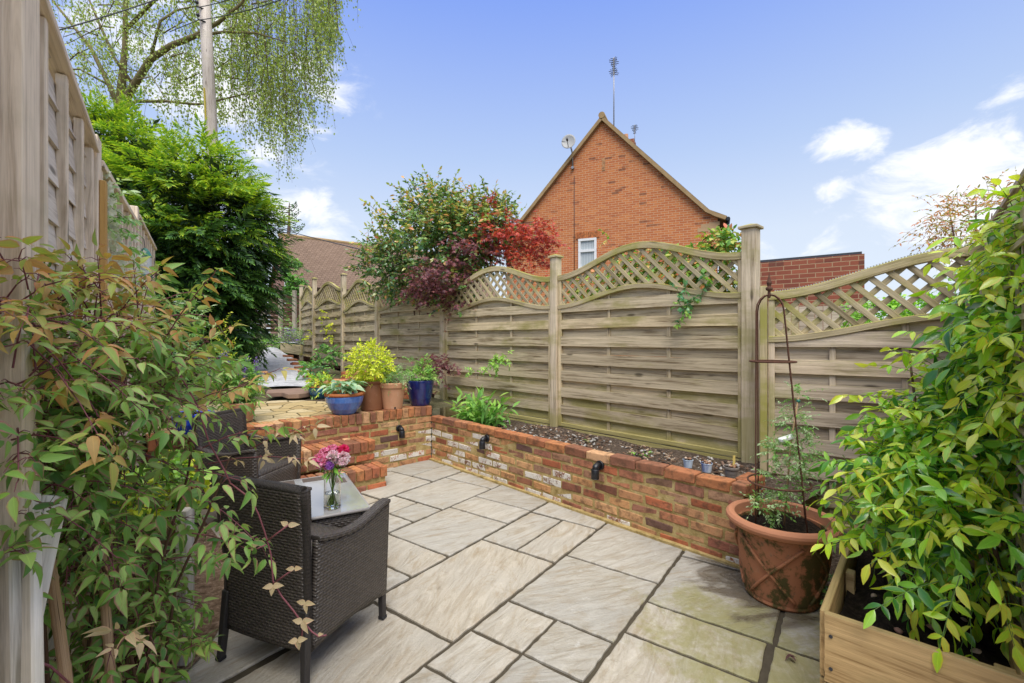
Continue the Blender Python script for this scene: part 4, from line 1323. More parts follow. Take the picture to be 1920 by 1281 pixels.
teal = pot('small_glazed_bowl', 'small teal blue bowl behind the hosta bowl', 'pot', place(600, 748, T0, .08),
    [(0, .004), (.085, 0), (.092, .006), (.13, .06), (.15, .125), (.149, .15), (.138, .15), (.1, .05), (0, .03)], M['teal'], (.14, .135),
    ([(.147, .146), (.155, .15), (.155, .162), (.146, .166), (.137, .16), (.136, .14)], M['orange_rim']))
salv = pot('terracotta_pot', 'terracotta pot with purple flower spikes at the left end of the terrace', 'pot', place(452, 790, T0, .0),
    [(0, .004), (.09, 0), (.096, .006), (.118, .13), (.128, .135), (.132, .175), (.127, .182), (.118, .18), (.1, .05), (0, .03)], M['terra'], (.12, .165))
sau = thing('saucer', 'small terracotta saucer at the corner of the terrace edge behind the far armchair', 'saucer', place(494, 806, T0, .05))
mb = MB(); mb.lathe([(0, .006), (.06, 0), (.075, .03), (.068, .03), (.055, .012), (0, .012)], 24); mb.build('dish', M['terra'], sau)
cob = pot('cobalt_pot', 'bright cobalt blue glazed pot half hidden by the climber on the left', 'pot', Vector((-2.62, 3.78, T0)),
    [(0, .004), (.10, 0), (.14, .09), (.15, .17), (.14, .175), (0, .1)], glaze('cobalt_glaze', (.01, .05, .5), (.02, .1, .7)), (.138, .16))

# three little pots on the planting bed
def little(name, label, px, py, prof, mat, soil):
    q = wall_hit(px, 0); p = Vector((px, py, 0))
    g_ = G(px, py, .45); g_.z = .448
    return pot(name, label, 'small pot', g_, prof, mat, soil)
l1 = little('metal_pot', 'small pale blue tin pot on the planting bed, left of the patterned one', 1290, 876, [(0, .002), (.028, 0), (.036, .055), (.039, .058), (.036, .06), (.03, .02), (0, .02)], M['tin'], (.034, .05))
l2 = little('metal_pot', 'small dark blue patterned tin pot on the planting bed', 1325, 884, [(0, .002), (.030, 0), (.039, .058), (.042, .061), (.039, .063), (.03, .02), (0, .02)], M['tin2'], (.037, .053))
l3 = little('plastic_pot', 'small grey plastic pot of dry bulbs with a yellow plant label beside the tall post', 1371, 893, [(0, .002), (.036, 0), (.045, .052), (.051, .054), (.052, .07), (.047, .07), (.04, .02), (0, .02)], M['grey_pot'], (.046, .06))
for l, nb, r, z in ((l1, 10, .026, .055), (l2, 14, .028, .058), (l3, 14, .034, .066)):
    mb = MB()
    for i in range(nb):
        a = random.uniform(0, 6.28); q = r * math.sqrt(random.random())
        mb.ball((q * math.cos(a), q * math.sin(a), z + random.uniform(0, .016)), random.uniform(.006, .012), random.choice((0, 1)), 7, (1, .8, .8), .2)
    mb.build('bulbs', [simple('pale_bulb', (.55, .42, .32)), simple('brown_bulb', (.3, .16, .09))], l)
mb = MB(); mb.bar((.018, .0, .05), (.02, .0, .145), .017, .002, (0, 1, 0)); mb.build('plant_label', simple('yellow_label', (.66, .52, .16)), l3)

# ------------------------------------------------------------------ iron obelisk in the pot
ob = thing('plant_obelisk', 'rusty iron obelisk with two hoops standing in the big mossy pot', 'plant support', BP + V(0, 0, .33))
top_ = Vector((-.075, .0, 1.33)); mb = MB()
def rod(a, z):
    base = Vector((.163 * math.cos(a), .163 * math.sin(a), 0)); hi = Vector((.088 * math.cos(a), .088 * math.sin(a), 1.22)) + Vector((-.062, 0, 0))
    return base + (hi - base) * (z / 1.22)
rods = [math.radians(x) for x in (-72, 12, 105, 192)]
for a in rods:
    mb = MB()
    pts = [rod(a, z) for z in (0, .3, .6, .9, 1.22)]
    e = pts[-1]; c = Vector((-.067, 0, 1.22))
    for k in (1, 2, 3, 4):
        th = k / 4 * math.pi / 2
        pts.append(c + (e - c) * math.cos(th) + Vector((0, 0, .09 * math.sin(th))))
    mb.tube(pts, .0039, 8); mb.build('rod', M['rust'], ob)
for z, r in ((.285, .148), (.945, .107)):
    mb = MB()
    c = Vector((-.062 * z / 1.22, 0, z))
    r = (rod(rods[0], z) - c).length + .006
    mb.tube([c + Vector((r * math.cos(a), r * math.sin(a), 0)) for a in [i * 2 * math.pi / 40 for i in range(41)]], .0052, 8); mb.build('hoop', M['rust'], ob)
mb = MB(); mb.lathe([(0, 1.29), (.008, 1.295), (.007, 1.33), (.016, 1.335), (.018, 1.347), (.008, 1.355), (.013, 1.375), (.004, 1.41), (0, 1.435)], 14, (-.067, 0, 0)); mb.build('finial', M['rust'], ob)

# ------------------------------------------------------------------ planter at the right
PF = Vector((1.067, 1.575, 0)); pl = Vector((.669, .743, 0)); pf = Vector((.735, -.678, 0))
PH = .467
pt_ = thing('wooden_planter', 'honey coloured timber planter filled with dark compost at the lower right', 'planter', PF)
mb = MB(); Z = Vector((0, 0, 1))
mb.box(pf * .24 + Z * .345 + pl * .012, (.48, .024, .235), (pf, pl, Z)); mb.box(pf * .24 + Z * .11 + pl * .012, (.48, .024, .225), (pf, pl, Z))
mb.build('front_board', M['planter'], pt_, .003)
mb = MB()
for z in (.11, .345):
    mb.box(pl * .54 + pf * .0 - pf * .003 + Z * z, (1.04, .024, .228), (pl, pf, Z))
mb.build('side_board', M['planter'], pt_, .003)
mb = MB()
for z in (.11, .345): mb.box(pl * .54 + pf * .47 + Z * z, (1.04, .022, .228), (pl, pf, Z))
mb.box(pl * 1.05 + pf * .235 + Z * .225, (.44, .022, .44), (pf, pl, Z))
mb.build('back_board', M['planter'], pt_, .003)
mb = MB()
mb.box(pl * .048 + pf * .035 + Z * .21, (.045, .045, .42), (pl, pf, Z)); mb.box(pl * 1.02 + pf * .035 + Z * .225, (.045, .045, .45), (pl, pf, Z)); mb.box(pl * .05 + pf * .43 + Z * .225, (.045, .045, .45), (pl, pf, Z)); mb.box(pl * .45 + pf * .03 + Z * .225, (.045, .03, .44), (pl, pf, Z))
mb.build('corner_block', M['planter'], pt_, .003)
mb = MB()
for z in (.07, .16, .28, .39):
    q = pf * .02 + Z * z - pl * .001
    mb.tube([q, q - pl * .003], .006, 8)
mb.build('screw', M['dark_metal'], pt_)
mb = MB()
mb.surf(lambda u, v: (pl * (.03 + .99 * u) + pf * (.02 + .44 * v) + Z * (.36 + .02 * math.sin(u * 17 + v * 5) + .015 * math.sin(v * 23 + u * 7)), (u, v)), 40, 20)
mb.build('compost', M['soil'], pt_)
chip = [simple('pinkish_pebble', (.32, .17, .12), .7, .3, var=.3, scale=40), simple('tan_pebble', (.42, .3, .22), .7, .3, var=.3, scale=40), simple('dead_leaf_brown', (.22, .11, .05), .8, .1)]
for k in range(16):
    u, v = random.uniform(.08, .7), random.uniform(.12, .92)
    mb = MB(); mb.ball((0, 0, 0), random.uniform(.011, .019), 0, 10, (1, .75, .55), .12)
    o = mb.build('pebble', chip[k % 2], None)
    o.location = PF + pl * (.03 + .99 * u) + pf * (.02 + .44 * v) + Z * (.368 + .02 * math.sin(u * 17 + v * 5)); o.rotation_euler = (0, 0, random.uniform(0, 3))
    setp(o, 'small rounded pebble lying on the dark compost of the timber planter', 'pebble', 'pebbles on the planter compost')
def curled_leaf(loc, s, m_, label):
    lv = Leaves(); n_ = 4
    a = np.linspace(0, 5, n_)
    lv.add(np.zeros((n_, 3)) + np.array([0, 0, .012]), np.stack([np.cos(a), np.sin(a), .25 + 0 * a], 1), np.tile([0, .3, 1.0], (n_, 1)), s, s * .6, 'ovate', .55, .5)
    o = lv.build('dead_leaf', m_); o.location = loc; setp(o, label, 'leaf')
curled_leaf(PF + pl * .13 + pf * .09 + Z * .38, .034, simple('orange_leaf', (.72, .16, .035), .6, .3), 'curled bright orange dead leaf on the planter compost')
q = G(1482, 1236, .005); curled_leaf(q, .028, simple('purple_brown_leaf', (.11, .05, .045), .7, .3), 'withered purple brown leaf on the mossy paving by the planter')

# ------------------------------------------------------------------ planter and boards at the left
lp0 = Vector((-1.41, 1.985, 0))
t = thing('left_planter', 'brown timber planter with a pale corner post behind the bamboo canes', 'planter', lp0)
ex = Vector((-.97, -.10, 0)).normalized(); ey = ld.copy()
mb = MB()
for k in range(4): mb.box(ex * .24 + Z * (.08 + k * .155), (.46, .022, .15), (ex, Vector((-ex.y, ex.x, 0)), Z))
mb.build('front_board', M['brown_board'], t, .003)
mb = MB()
for k in range(4): mb.box(ey * .62 + Z * (.08 + k * .155), (1.2, .022, .15), (ey, Vector((-ey.y, ey.x, 0)), Z))
mb.build('side_board', M['planter'], t, .003)
mb = MB(); mb.bar((0, 0, 0), (0, 0, .665), .05, .05, (1, 0, 0)); mb.build('corner_post', M['pale_board'], t, .003)
mb = MB(); mb.bar(tuple(ey * .04), tuple(ey * .04 + Z * .655), .022, .03, (1, 0, 0)); mb.build('corner_batten', M['new_post'], t, .002)
mb = MB(); mb.surf(lambda u, v: (ey * (.02 + 1.18 * u) + ex * (.02 + .42 * v) + Z * (.58 + .012 * math.sin(u * 20 + v * 9)), (u, v)), 16, 8); mb.build('compost', M['soil'], t)
t = thing('leaning_boards', 'pale weathered timber boards leaning at the foot of the left fence', 'boards', D(40, 1100, .96))
c0 = t.location
def wl(px, py, Y): return D(px, py, Y - .2) - c0
mb = MB(); mb.bar(wl(-30, 935, 1.24), wl(-18, 1330, 1.14), .022, .045, (1, -.3, 0)); mb.bar(wl(14, 930, 1.26), wl(22, 1330, 1.12), .022, .045, (1, -.3, 0)); mb.bar(wl(56, 930, 1.28), wl(60, 1330, 1.12), .022, .042, (1, -.3, 0)); mb.build('board', M['pale_board'], t, .004)
mb = MB(); mb.bar(wl(100, 930, 1.33), wl(40, 1200, 1.2), .055, .02, (1, -.4, 0)); mb.build('brace', M['pale_board'], t, .003)
mb = MB(); mb.bar(wl(42, 1030, 1.25), wl(46, 1180, 1.22), .03, .03, (1, -.4, 0)); mb.build('strut', M['brown_board'], t, .003)

# bamboo canes
canes = [((84, 1000), (128, 1275), 1.42), ((142, 1005), (172, 1280), 1.52), ((24, 560), (52, 760), 1.32), ((160, 640), (176, 850), 1.5)]
for i, (a, e, Y) in enumerate(canes):
    p, q = D(a[0], a[1], Y), D(e[0], e[1], Y - .04)
    dirn = (q - p).normalized(); q = p + dirn * ((p.z - .01) / -dirn.z)
    mb = MB(); n_ = 14; pts, rs = [], []
    for k in range(n_ + 1):
        s = k / n_
        for dk, rr in ((-.006, 1), (0, 1.14), (.006, 1)):
            pts.append(p + (q - p) * min(max(s + dk, 0), 1)); rs.append(.0125 * rr)
    mb.tube(pts, rs, 12)
    setp(mb.build('bamboo_cane', M['cane']), ['bamboo cane at the front of the climber, leaning in front of the pale boards', 'bamboo cane just right of the front cane at the climber foot', 'bamboo cane whose pale end shows high at the left edge of the climber', 'bamboo cane rising through the middle of the climber'][i], 'cane', 'bamboo canes in the climber')

# bird feeder hanging by the end of the left fence
fp = D(272, 495, 3.7)
t = thing('bird_feeder', 'clear bird feeder with green cap and base hanging by the left fence', 'bird feeder', fp)
gm = simple('green_plastic', (.05, .22, .16), .4, .4)
mb = MB(); mb.lathe([(0, .13), (.012, .125), (.03, .10), (.045, .065), (.046, .055), (0, .055)], 20); mb.build('cap', gm, t)
mb = MB(); mb.lathe([(.042, .06), (.042, -.09), (.039, -.09), (.039, .06)], 20); mb.build('tube', simple('cloudy_plastic', (.55, .58, .56), .3, .5), t)
mb = MB(); mb.lathe([(0, -.088), (.046, -.088), (.05, -.105), (.046, -.118), (0, -.118)], 20); mb.build('base', gm, t)
mb = MB(); mb.tube([(0, 0, .125), (-.01, 0, .2), (-.05, .0, .23), (-.12, 0, .22)], .003, 6); mb.build('hook', M['dark_metal'], t)

# ------------------------------------------------------------------ loose bricks on the terrace and beside the path
def loose(i, p, rz, tilt=0, label='', group='', m_=None):
    mb = MB(); mb.box((0, 0, 0), (.215, .1, .065), None, 0, .006)
    o = mb.build('loose_brick', m_ or random.choice((M['cap'], M['brick'], M['pale_brick'])), None, .008, 2)
    o.location = p; o.rotation_euler = (random.uniform(-.1, .1) + tilt, random.uniform(-.1, .1), rz)
    setp(o, label, 'brick', group)
for i in range(9):
    px = 622 + (i % 3) * 9 + random.uniform(-4, 4); lay = i // 3
    p = D(px, 700 - lay * 12, 6.2 + (i % 3) * .12); p.z = TZ + .03 + lay * .068
    loose(i, p, random.uniform(-.5, .9), random.choice((0, .5, .2)), 'old brick tumbled in the heap behind the hosta bowl', 'bricks heaped behind the pots')
for i in range(8):
    p = D(655 + (i % 4) * 15, 650, 6.95 + (i % 2) * .04); p.z = TZ + .18 + (i // 4) * .07
    loose(i, p, .62 + random.uniform(-.08, .08), 0, 'old brick laid in the low row along the fence behind the lime shrub', 'bricks stacked along the fence')
for i in range(8):
    p = D(650 + (i % 4) * 18, 668, 6.9); p.z = TZ + .03 + (i // 4) * .07
    loose(i, p, .62 + random.uniform(-.2, .2), 0, 'old brick in the lower courses of the stack behind the lime shrub', 'bricks stacked along the fence, lower courses')
for i in range(6):
    p = D(748 + (i % 3) * 16, 690 - (i // 3) * 12, 5.95); p.z = TZ + .03 + (i // 3) * .068
    loose(i, p, random.uniform(.2, 1.2), 0, 'orange brick lying between the terracotta pot and the navy pot', 'bricks behind the navy pot')
for i, (px, Y) in enumerate(((540, 10.6), (548, 9.9), (556, 9.3), (563, 8.8), (572, 8.3), (581, 7.8), (590, 7.4), (602, 7.0))):
    p = D(px, 0, Y); p.z = slope_z(Y) + .045
    loose(i, p, random.uniform(.6, 1.4), random.uniform(-.3, .3), 'rough brick edging the right side of the grey path', 'edging bricks of the path')
t = thing('timber_edging', 'mossy timber edging board between the path and the last fence post', 'edging', Vector((0, 0, 0)))
mb = MB(); a, e = D(527, 650, 12.1), D(566, 668, 11.2); a.z, e.z = slope_z(12.1) + .1, slope_z(11.2) + .12
mb.bar(tuple(a), tuple(e), .04, .24, (0, 0, 1)); mb.build('board', M['lattice'], t, .005)

# ------------------------------------------------------------------ buildings
HS = 15.55 / 15
bh = thing('brick_house', 'orange brick house with a steep gable, satellite dish and tall aerial', 'house', Vector((3.06, 15.55, 0)))
u_ = Vector((-.915, .403, 0)).normalized(); v_ = Vector((.403, .915, 0)).normalized()      # along the gable to the left; away from the viewer
AZ, EZ, HWR, HWL = 8.97, 5.36, 3.46, 3.46
kR, kE = 3.52, 5.30                 # where the bellcast begins
def hp(s, z, d=0): return u_ * s + v_ * d + Vector((0, 0, z))
out = [(-3.55, 0), (-3.55, 5.12), (-3.25, 5.27), (0, 8.75), (3.25, 5.27), (3.55, 5.12), (3.55, 0)]
mb = MB(); b0 = len(mb.v)
for s, z in out: mb.v.append(tuple(hp(s, z)))
mb.face(range(len(out))[::-1], [(s + 20, z) for s, z in out][::-1])
for k, (s0, s1) in enumerate(((-3.55, 0), (3.55, 0))):
    b1 = len(mb.v)
    for q in (hp(s0, 0), hp(s0, 5.12), hp(s0, 5.12, 9), hp(s0, 0, 9)): mb.v.append(tuple(q))
    mb.face((b1, b1 + 1, b1 + 2, b1 + 3), [(0, 0), (0, 5.12), (9, 5.12), (9, 0)])
mb.build('wall', M['house_brick'], bh)
mb = MB()
roofl = [(0, 8.86), (-3.3, 5.33), (-3.8, 5.08)]
for sg in (1, -1):
    for (s0, z0), (s1, z1) in zip(roofl, roofl[1:]):
        b1 = len(mb.v)
        l = math.hypot(s1 - s0, z1 - z0)
        for q in (hp(s0 * sg, z0, -.12), hp(s1 * sg, z1, -.12), hp(s1 * sg, z1, 9.1), hp(s0 * sg, z0, 9.1)): mb.v.append(tuple(q))
        mb.face((b1, b1 + 1, b1 + 2, b1 + 3), [(0, 0), (0, l), (9, l), (9, 0)])
rf_ = mb.build('roof', M['tile'], bh, solid=.06)
mb = MB()
for sg in (1, -1):
    mb.sweep([hp(s * sg, z - .03, -.08) for s, z in [(0, 8.84), (1.1, 7.66), (2.2, 6.48), (3.25, 5.36), (3.5, 5.21), (3.78, 5.08)]], tuple(v_), .11, .13)
mb.build('verge', M['verge'], rf_)
mb = MB(); mb.tube([hp(0, 8.89, -.16), hp(0, 8.89, 9)], .11, 10); mb.build('ridge_tile', M['verge'], rf_)
ch = Vector((5.22, 20.6, 9.5)) - bh.location
mb = MB(); mb.box(ch - V(0, 0, .1), (.55, .6, 1.6), (tuple(u_), tuple(v_), (0, 0, 1))); ck = mb.build('chimney', M['garage_brick'], rf_)
mb = MB()
for s in (.12,): mb.lathe([(.0, 1.05), (.1, 1.05), (.12, .68), (.13, .68)], 14, tuple(ch + u_ * s)); 
mb.build('chimney_pot', M['terra'], ck)
# window
wc = hp(.0, 0)
def hpx(px, py):                       # on the gable plane through a photo pixel
    dx = (px - CX) / F; o = bh.location
    s = (dx * o.y - o.x) / (u_.x - dx * u_.y)
    Y = o.y + u_.y * s
    return s, H - (py - CY) / F * Y
s0, z1 = hpx(1085, 449); s1, z0 = hpx(1119, 492)
wt, wb = z1, z1 - 1.05
wn_ = link('window', None, bh)
cs, ww = (s0 + s1) / 2, abs(s1 - s0)
mb = MB()
for ds, w in ((-ww / 2 + .04, .08), (ww / 2 - .04, .08)): mb.bar(hp(cs + ds, wb, -.02), hp(cs + ds, wt, -.02), w, .08, tuple(v_))
for z, h in ((wt - .04, .08), (wb + .04, .08), (wt - .42, .085)): mb.bar(hp(cs - ww / 2, z, -.024), hp(cs + ww / 2, z, -.024), .08, h, (0, 0, 1))
mb.build('window_frame', M['white'], wn_)
mb = MB(); mb.bar(hp(cs - ww / 2 + .02, (wt + wb) / 2, -.004), hp(cs + ww / 2 - .02, (wt + wb) / 2, -.004), .01, wt - wb - .04, (0, 0, 1)); mb.build('pane', M['pane'], wn_)
mb = MB()
for k in range(9):
    s = cs - ww / 2 + .1 + k * (ww - .2) / 8
    mb.bar(hp(s, wb + .08, -.010), hp(s, wt - .1 + .04 * math.sin(k * .8), -.010), .03, .004, tuple(v_))
mb.build('net_curtain', simple('net_curtain', (.55, .58, .58), .8, .2), wn_)
mb = MB()                               # soldier arch over the window
for k in range(11):
    s = cs - ww / 2 - .06 + k * (ww + .12) / 10
    mb.box(hp(s, wt + .12, -.012), (.064, .03, .215), (tuple(u_), tuple(v_), (0, 0, 1)), 0, .004)
mb.build('lintel', brickmat('house_lintel_brick', [(0, (.40, .13, .05)), (1, (.52, .19, .07))]), wn_)
mb = MB(); s_, z_ = hpx(1132, 308); mb.box(hp(s_, z_, -.006), (.1, .02, .42), (tuple(u_), tuple(v_), (0, 0, 1))); mb.build('vent_slit', M['pale_brick'], bh)
mb = MB(); s_, z_ = hpx(1332, 425); 
for i in range(6): mb.box(hp(s_ + random.uniform(-.12, .25), z_ + .04 * i - .12, .001 - i * .0006), (.3, .012, .12), (tuple(u_), tuple(v_), (0, 0, 1)), 0, .0)
mb.build('render_patch', simple('sandy_render', (.50, .33, .18), .9, .1), bh)
# dish, aerial, downpipe, cable
s_, z_ = hpx(1072, 300)
dish = link('satellite_dish', None, bh)
mb = MB(); mb.tube([hp(s_ - .05, z_ - .35, -.02), hp(s_ - .05, z_ + .2, -.12), hp(s_ - .02, z_ + .42, -.2)], .03, 8)
mb.tube([hp(s_ - .05, z_ - .3, .0), hp(s_ - .05, z_ - .3, -.1)], .05, 8); mb.build('mast', M['metal'], dish)
dc = hp(s_ + .02, z_ + .5, -.3); dd = (Vector((-.28, -.9, .2))).normalized(); dx_ = dd.cross(V(0, 0, 1)).normalized(); dy_ = dx_.cross(dd)
mb = MB(); mb.surf(lambda u, v: (dc + (dx_ * math.cos(u * 6.2832) * .24 + dy_ * math.sin(u * 6.2832) * .27) * v + dd * (.05 * v * v), (u, v)), 24, 6); mb.build('reflector', M['grey'], dish, solid=.008)
mb = MB(); mb.tube([dc - dy_ * .2 + dd * .04, dc - dy_ * .1 + dd * .26], .012, 6); mb.tube([dc - dy_ * .1 + dd * .24, dc - dy_ * .08 + dd * .34], .035, 8); mb.build('feed_arm', M['dark_metal'], dish)
for nm, px, ytop, ybase, dep, r in (('tall_aerial', 1151, 108, 240, 1.2, .022), ('short_aerial', 1190, 234, 268, 5.4, .016)):
    Y = 15.55 + dep - .2
    p0, p1 = D(px, ybase + 12, Y), D(px, ytop, Y)
    o0 = bh.location
    a_ = link('television_aerial', None, bh)
    mb = MB(); mb.tube([p0 - o0, p1 - o0], r, 6); mb.build('mast', M['metal'], a_)
    mb = MB(); hgt = (p1 - p0).length
    n_ = 9 if nm == 'tall_aerial' else 6; sp_ = .62 if n_ == 9 else .4
    for k in range(n_):
        q = p1 - o0 - V(0, 0, .05 + sp_ * k / n_); w = .14 + .08 * math.sin(k * 1.1)
        mb.tube([q - V(w * .9, w * .4, .02), q + V(w * .9, w * .4, .02)], .012, 5)
        mb.tube([q - V(w * .3, -w, 0), q + V(w * .3, -w, 0)], .010, 5)
    mb.build('array', M['dark_metal'], a_)
mb = MB(); s_, z_ = hpx(1357, 410)
mb.tube([hp(-3.84, 5.03, -.1), hp(-3.84, 5.03, 9)], .06, 8)
mb.tube([hp(-3.83, 4.98, .05), hp(-3.83, 4.78, .05), hp(-3.62, 4.5, .05), hp(-3.62, 0, .05)], .042, 8)
mb.build('gutter', M['black'], bh)
mb = MB(); a_s, a_z = hpx(1077, 330); mb.tube([hp(a_s, a_z, -.015), hp(a_s, a_z - 3.6, -.015)], .010, 5); mb.build('cable', M['dark_metal'], bh)

# neighbour's garage wall to the right
gp = D(1400, 635, 8.1); gp.z = 0
gw = thing('brick_outbuilding', 'red brick outbuilding with flat roof edge seen over the cut lattice panel', 'outbuilding', gp)
ge = D(1621, 635, 7.15); ge.z = 0
gd = (ge - gp).normalized(); gn = Vector((gd.y, -gd.x, 0)); gn = gn if gn.y < 0 else -gn; gl = (ge - gp).length
ZT = 2.72
mb = MB()
for a, e in ((Vector(), gd * gl), (gd * gl, gd * gl - gn * 6)):
    b1 = len(mb.v)
    for q in (a, e, e + V(0, 0, ZT), a + V(0, 0, ZT)): mb.v.append(tuple(q))
    l = (e - a).length; mb.face((b1, b1 + 1, b1 + 2, b1 + 3), [(0, 0), (l, 0), (l, ZT), (0, ZT)])
mb.build('wall', M['garage_brick'], gw)
mb = MB(); mb.box(gd * gl / 2 - gn * 3 + V(0, 0, ZT + .02), (gl - .06, 5.9, .05), (tuple(gd), tuple(gn), (0, 0, 1))); mb.box(gd * gl / 2 - gn * 3 + V(0, 0, ZT - .05), (gl - .3, 5.6, .1), (tuple(gd), tuple(gn), (0, 0, 1))); mb.build('roof', M['coping'], gw)

# brown roofed house in the distance at the left
ch_ = thing('cottage', 'distant cottage with a long brown tiled roof and pale brick gable', 'house', D(547, 635, 21).xy.to_3d())
cu = Vector((.80, -.30, 0)).normalized(); cu = Vector((.80, .60, 0)).normalized()
o0 = ch_.location
def cp(s, d, z): return cu * s + Vector((-cu.y, cu.x, 0)) * d + V(0, 0, z)
rz_, ez_ = H + 194 / F * 22.5 + .05, H + 95 / F * 20.3
mb = MB()
# slope facing the viewer: ridge d=+2.6, eave d=-1.6
L_ = 11
for (d0, z0), (d1, z1) in (((2.4, rz_), (-1.2, ez_)), ((2.4, rz_), (6.0, ez_))):
    b1 = len(mb.v); l = math.hypot(d1 - d0, z1 - z0)
    for q in (cp(-.1, d0, z0), cp(L_, d0, z0), cp(L_, d1, z1), cp(-.1, d1, z1)): mb.v.append(tuple(q))
    mb.face((b1, b1 + 1, b1 + 2, b1 + 3), [(0, 0), (L_, 0), (L_, l), (0, l)])
rr_ = mb.build('roof', M['tile'], ch_, solid=.1)
mb = MB(); mb.tube([cp(-.15, 2.4, rz_ + .05), cp(L_, 2.4, rz_ + .05)], .1, 8); mb.build('ridge_tile', M['verge'], rr_)
mb = MB(); b1 = len(mb.v)
for q in (cp(.05, -.9, 0), cp(.05, -.9, ez_ + .2), cp(.05, 2.4, rz_ - .05), cp(.05, 5.7, ez_ + .2), cp(.05, 5.7, 0)): mb.v.append(tuple(q))
mb.face(range(b1, b1 + 5), [(0, 0), (0, ez_), (3.3, rz_), (6.6, ez_), (6.6, 0)])
b1 = len(mb.v)
for q in (cp(.05, -.9, 0), cp(L_, -.9, 0), cp(L_, -.9, ez_ + .1), cp(.05, -.9, ez_ + .1)): mb.v.append(tuple(q))
mb.face(range(b1, b1 + 4), [(0, 0), (L_, 0), (L_, ez_), (0, ez_)])
mb.build('wall', M['pink_brick'], ch_)
mb = MB()
mb.bar(cp(0, -1.2, ez_ - .05), cp(0, 2.4, rz_), .05, .2, (1, 0, 0)); mb.bar(cp(0, 6, ez_ - .05), cp(0, 2.4, rz_), .05, .2, (1, 0, 0)); mb.build('barge_board', simple('orange_barge', (.5, .2, .09)), rr_)
mb = MB()
for z, h in ((ez_ - .1, 1.3), (ez_ - 2.3, 1.2)):
    mb.box(cp(-.02, .9, z + .1), (.06, 1.0, h), (tuple(cu), (-cu.y, cu.x, 0), (0, 0, 1)))
mb.build('window', M['white'], ch_)

# telegraph pole and wires
pb_ = D(397, 635, 11.4); pb_.z = slope_z(11.4)
tp = thing('telegraph_pole', 'pale wooden telegraph pole standing between the birch and the dark conifer', 'pole', pb_)
mb = MB(); b_, t__ = D(402, 640, 11.4), D(380, -60, 11.2)
mb.tube([Vector((b_.x, b_.y, pb_.z)) - pb_, D(399, 300, 11.4) - pb_, D(391, 140, 11.3) - pb_, t__ - pb_], [.15, .138, .13, .122], 16); mb.build('shaft', M['pole'], tp)
mb = MB()
for px, py in ((369, 12), (371, 36)):
    q = D(px, py, 11.05) - pb_; mb.tube([q + V(.12, .1, 0), q, q + V(0, 0, .08)], .018, 6); mb.ball(q + V(0, 0, .1), .045, 0, 8)
mb.build('insulator', M['dark_metal'], tp)
mb = MB(); mb.bar(D(383, 165, 11.17) - pb_, D(386, 225, 11.17) - pb_, .012, .05, (0, 1, 0)); mb.build('yellow_tag', simple('yellow_paint', (.6, .48, .05)), tp)
def wire(pts, label, r=.011):
    mb = MB(); mb.tube(pts, r, 5); setp(mb.build('overhead_cable', M['dark_metal']), label, 'cable')
def sagged(a, e, sag, n=16): return [a + (e - a) * (i / n) - V(0, 0, sag * 4 * (i / n) * (1 - i / n)) for i in range(n + 1)]
wire(sagged(D(-40, 96, 6.5), D(330, -14, 9.5), .05), 'black overhead cable crossing the upper left corner in front of the birch', .012)
wire(sagged(D(371, 38, 11.05), D(640, -46, 8.0), .12), 'thin overhead cable running right from the lower insulator of the telegraph pole', .010)
wire(sagged(D(369, 14, 11.05), D(520, -40, 8.5), .08), 'thin overhead cable running right from the upper insulator of the telegraph pole', .010)
wire(sagged(D(371, 38, 11.05), D(318, 60, 11.0), .0, 3) , 'short cable stub left of the telegraph pole insulators', .010)
wire(sagged(D(520, 428, 24), D(720, 478, 17), .03), 'grey cable above the ridge of the distant cottage', .02)

# things seen beyond the fence
bf = thing('back_fence', 'reddish brown slatted fence with pale posts beyond the end of the path', 'fence', Vector((0, 0, 0)))
mb = MB()
a, e = D(470, 600, 17.0), D(600, 600, 18.2)
for k in range(9): z = slope_z(17.5) + .2 + k * .16; mb.bar((a.x, a.y, z), (e.x, e.y, z), .03, .12, (0, 0, 1))
mb.build('boards', M['brown_board'], bf)
for k, px in enumerate((497, 528, 554, 578)):
    p = D(px, 600, 17.0); mb = MB(); mb.bar((p.x, p.y - .08, 1.2), (p.x, p.y - .08, H + (635 - 545) / F * 17.0), .12, .12, (1, 0, 0)); mb.build('fence_post', M['post'], bf)
nf = thing('neighbour_fence', 'pale grey close boarded fence glimpsed through the cut lattice panel', 'fence', Vector((0, 0, 0)))
mb = MB(); a, e = D(1400, 600, 5.6), D(1640, 600, 5.0)
n_ = 16
for k in range(n_):
    p = a + (e - a) * (k / n_); q = a + (e - a) * ((k + .94) / n_)
    mb.bar((p.x, p.y, .9), (q.x, q.y, .9), .02, 1.75 + random.uniform(-.01, .01), (0, 0, 1))
mb.build('boards', M['side_fence'], nf)
# ------------------------------------------------------------------ foliage
def local(arr, o): return np.asarray(arr, float) - np.array(o.location)[None]

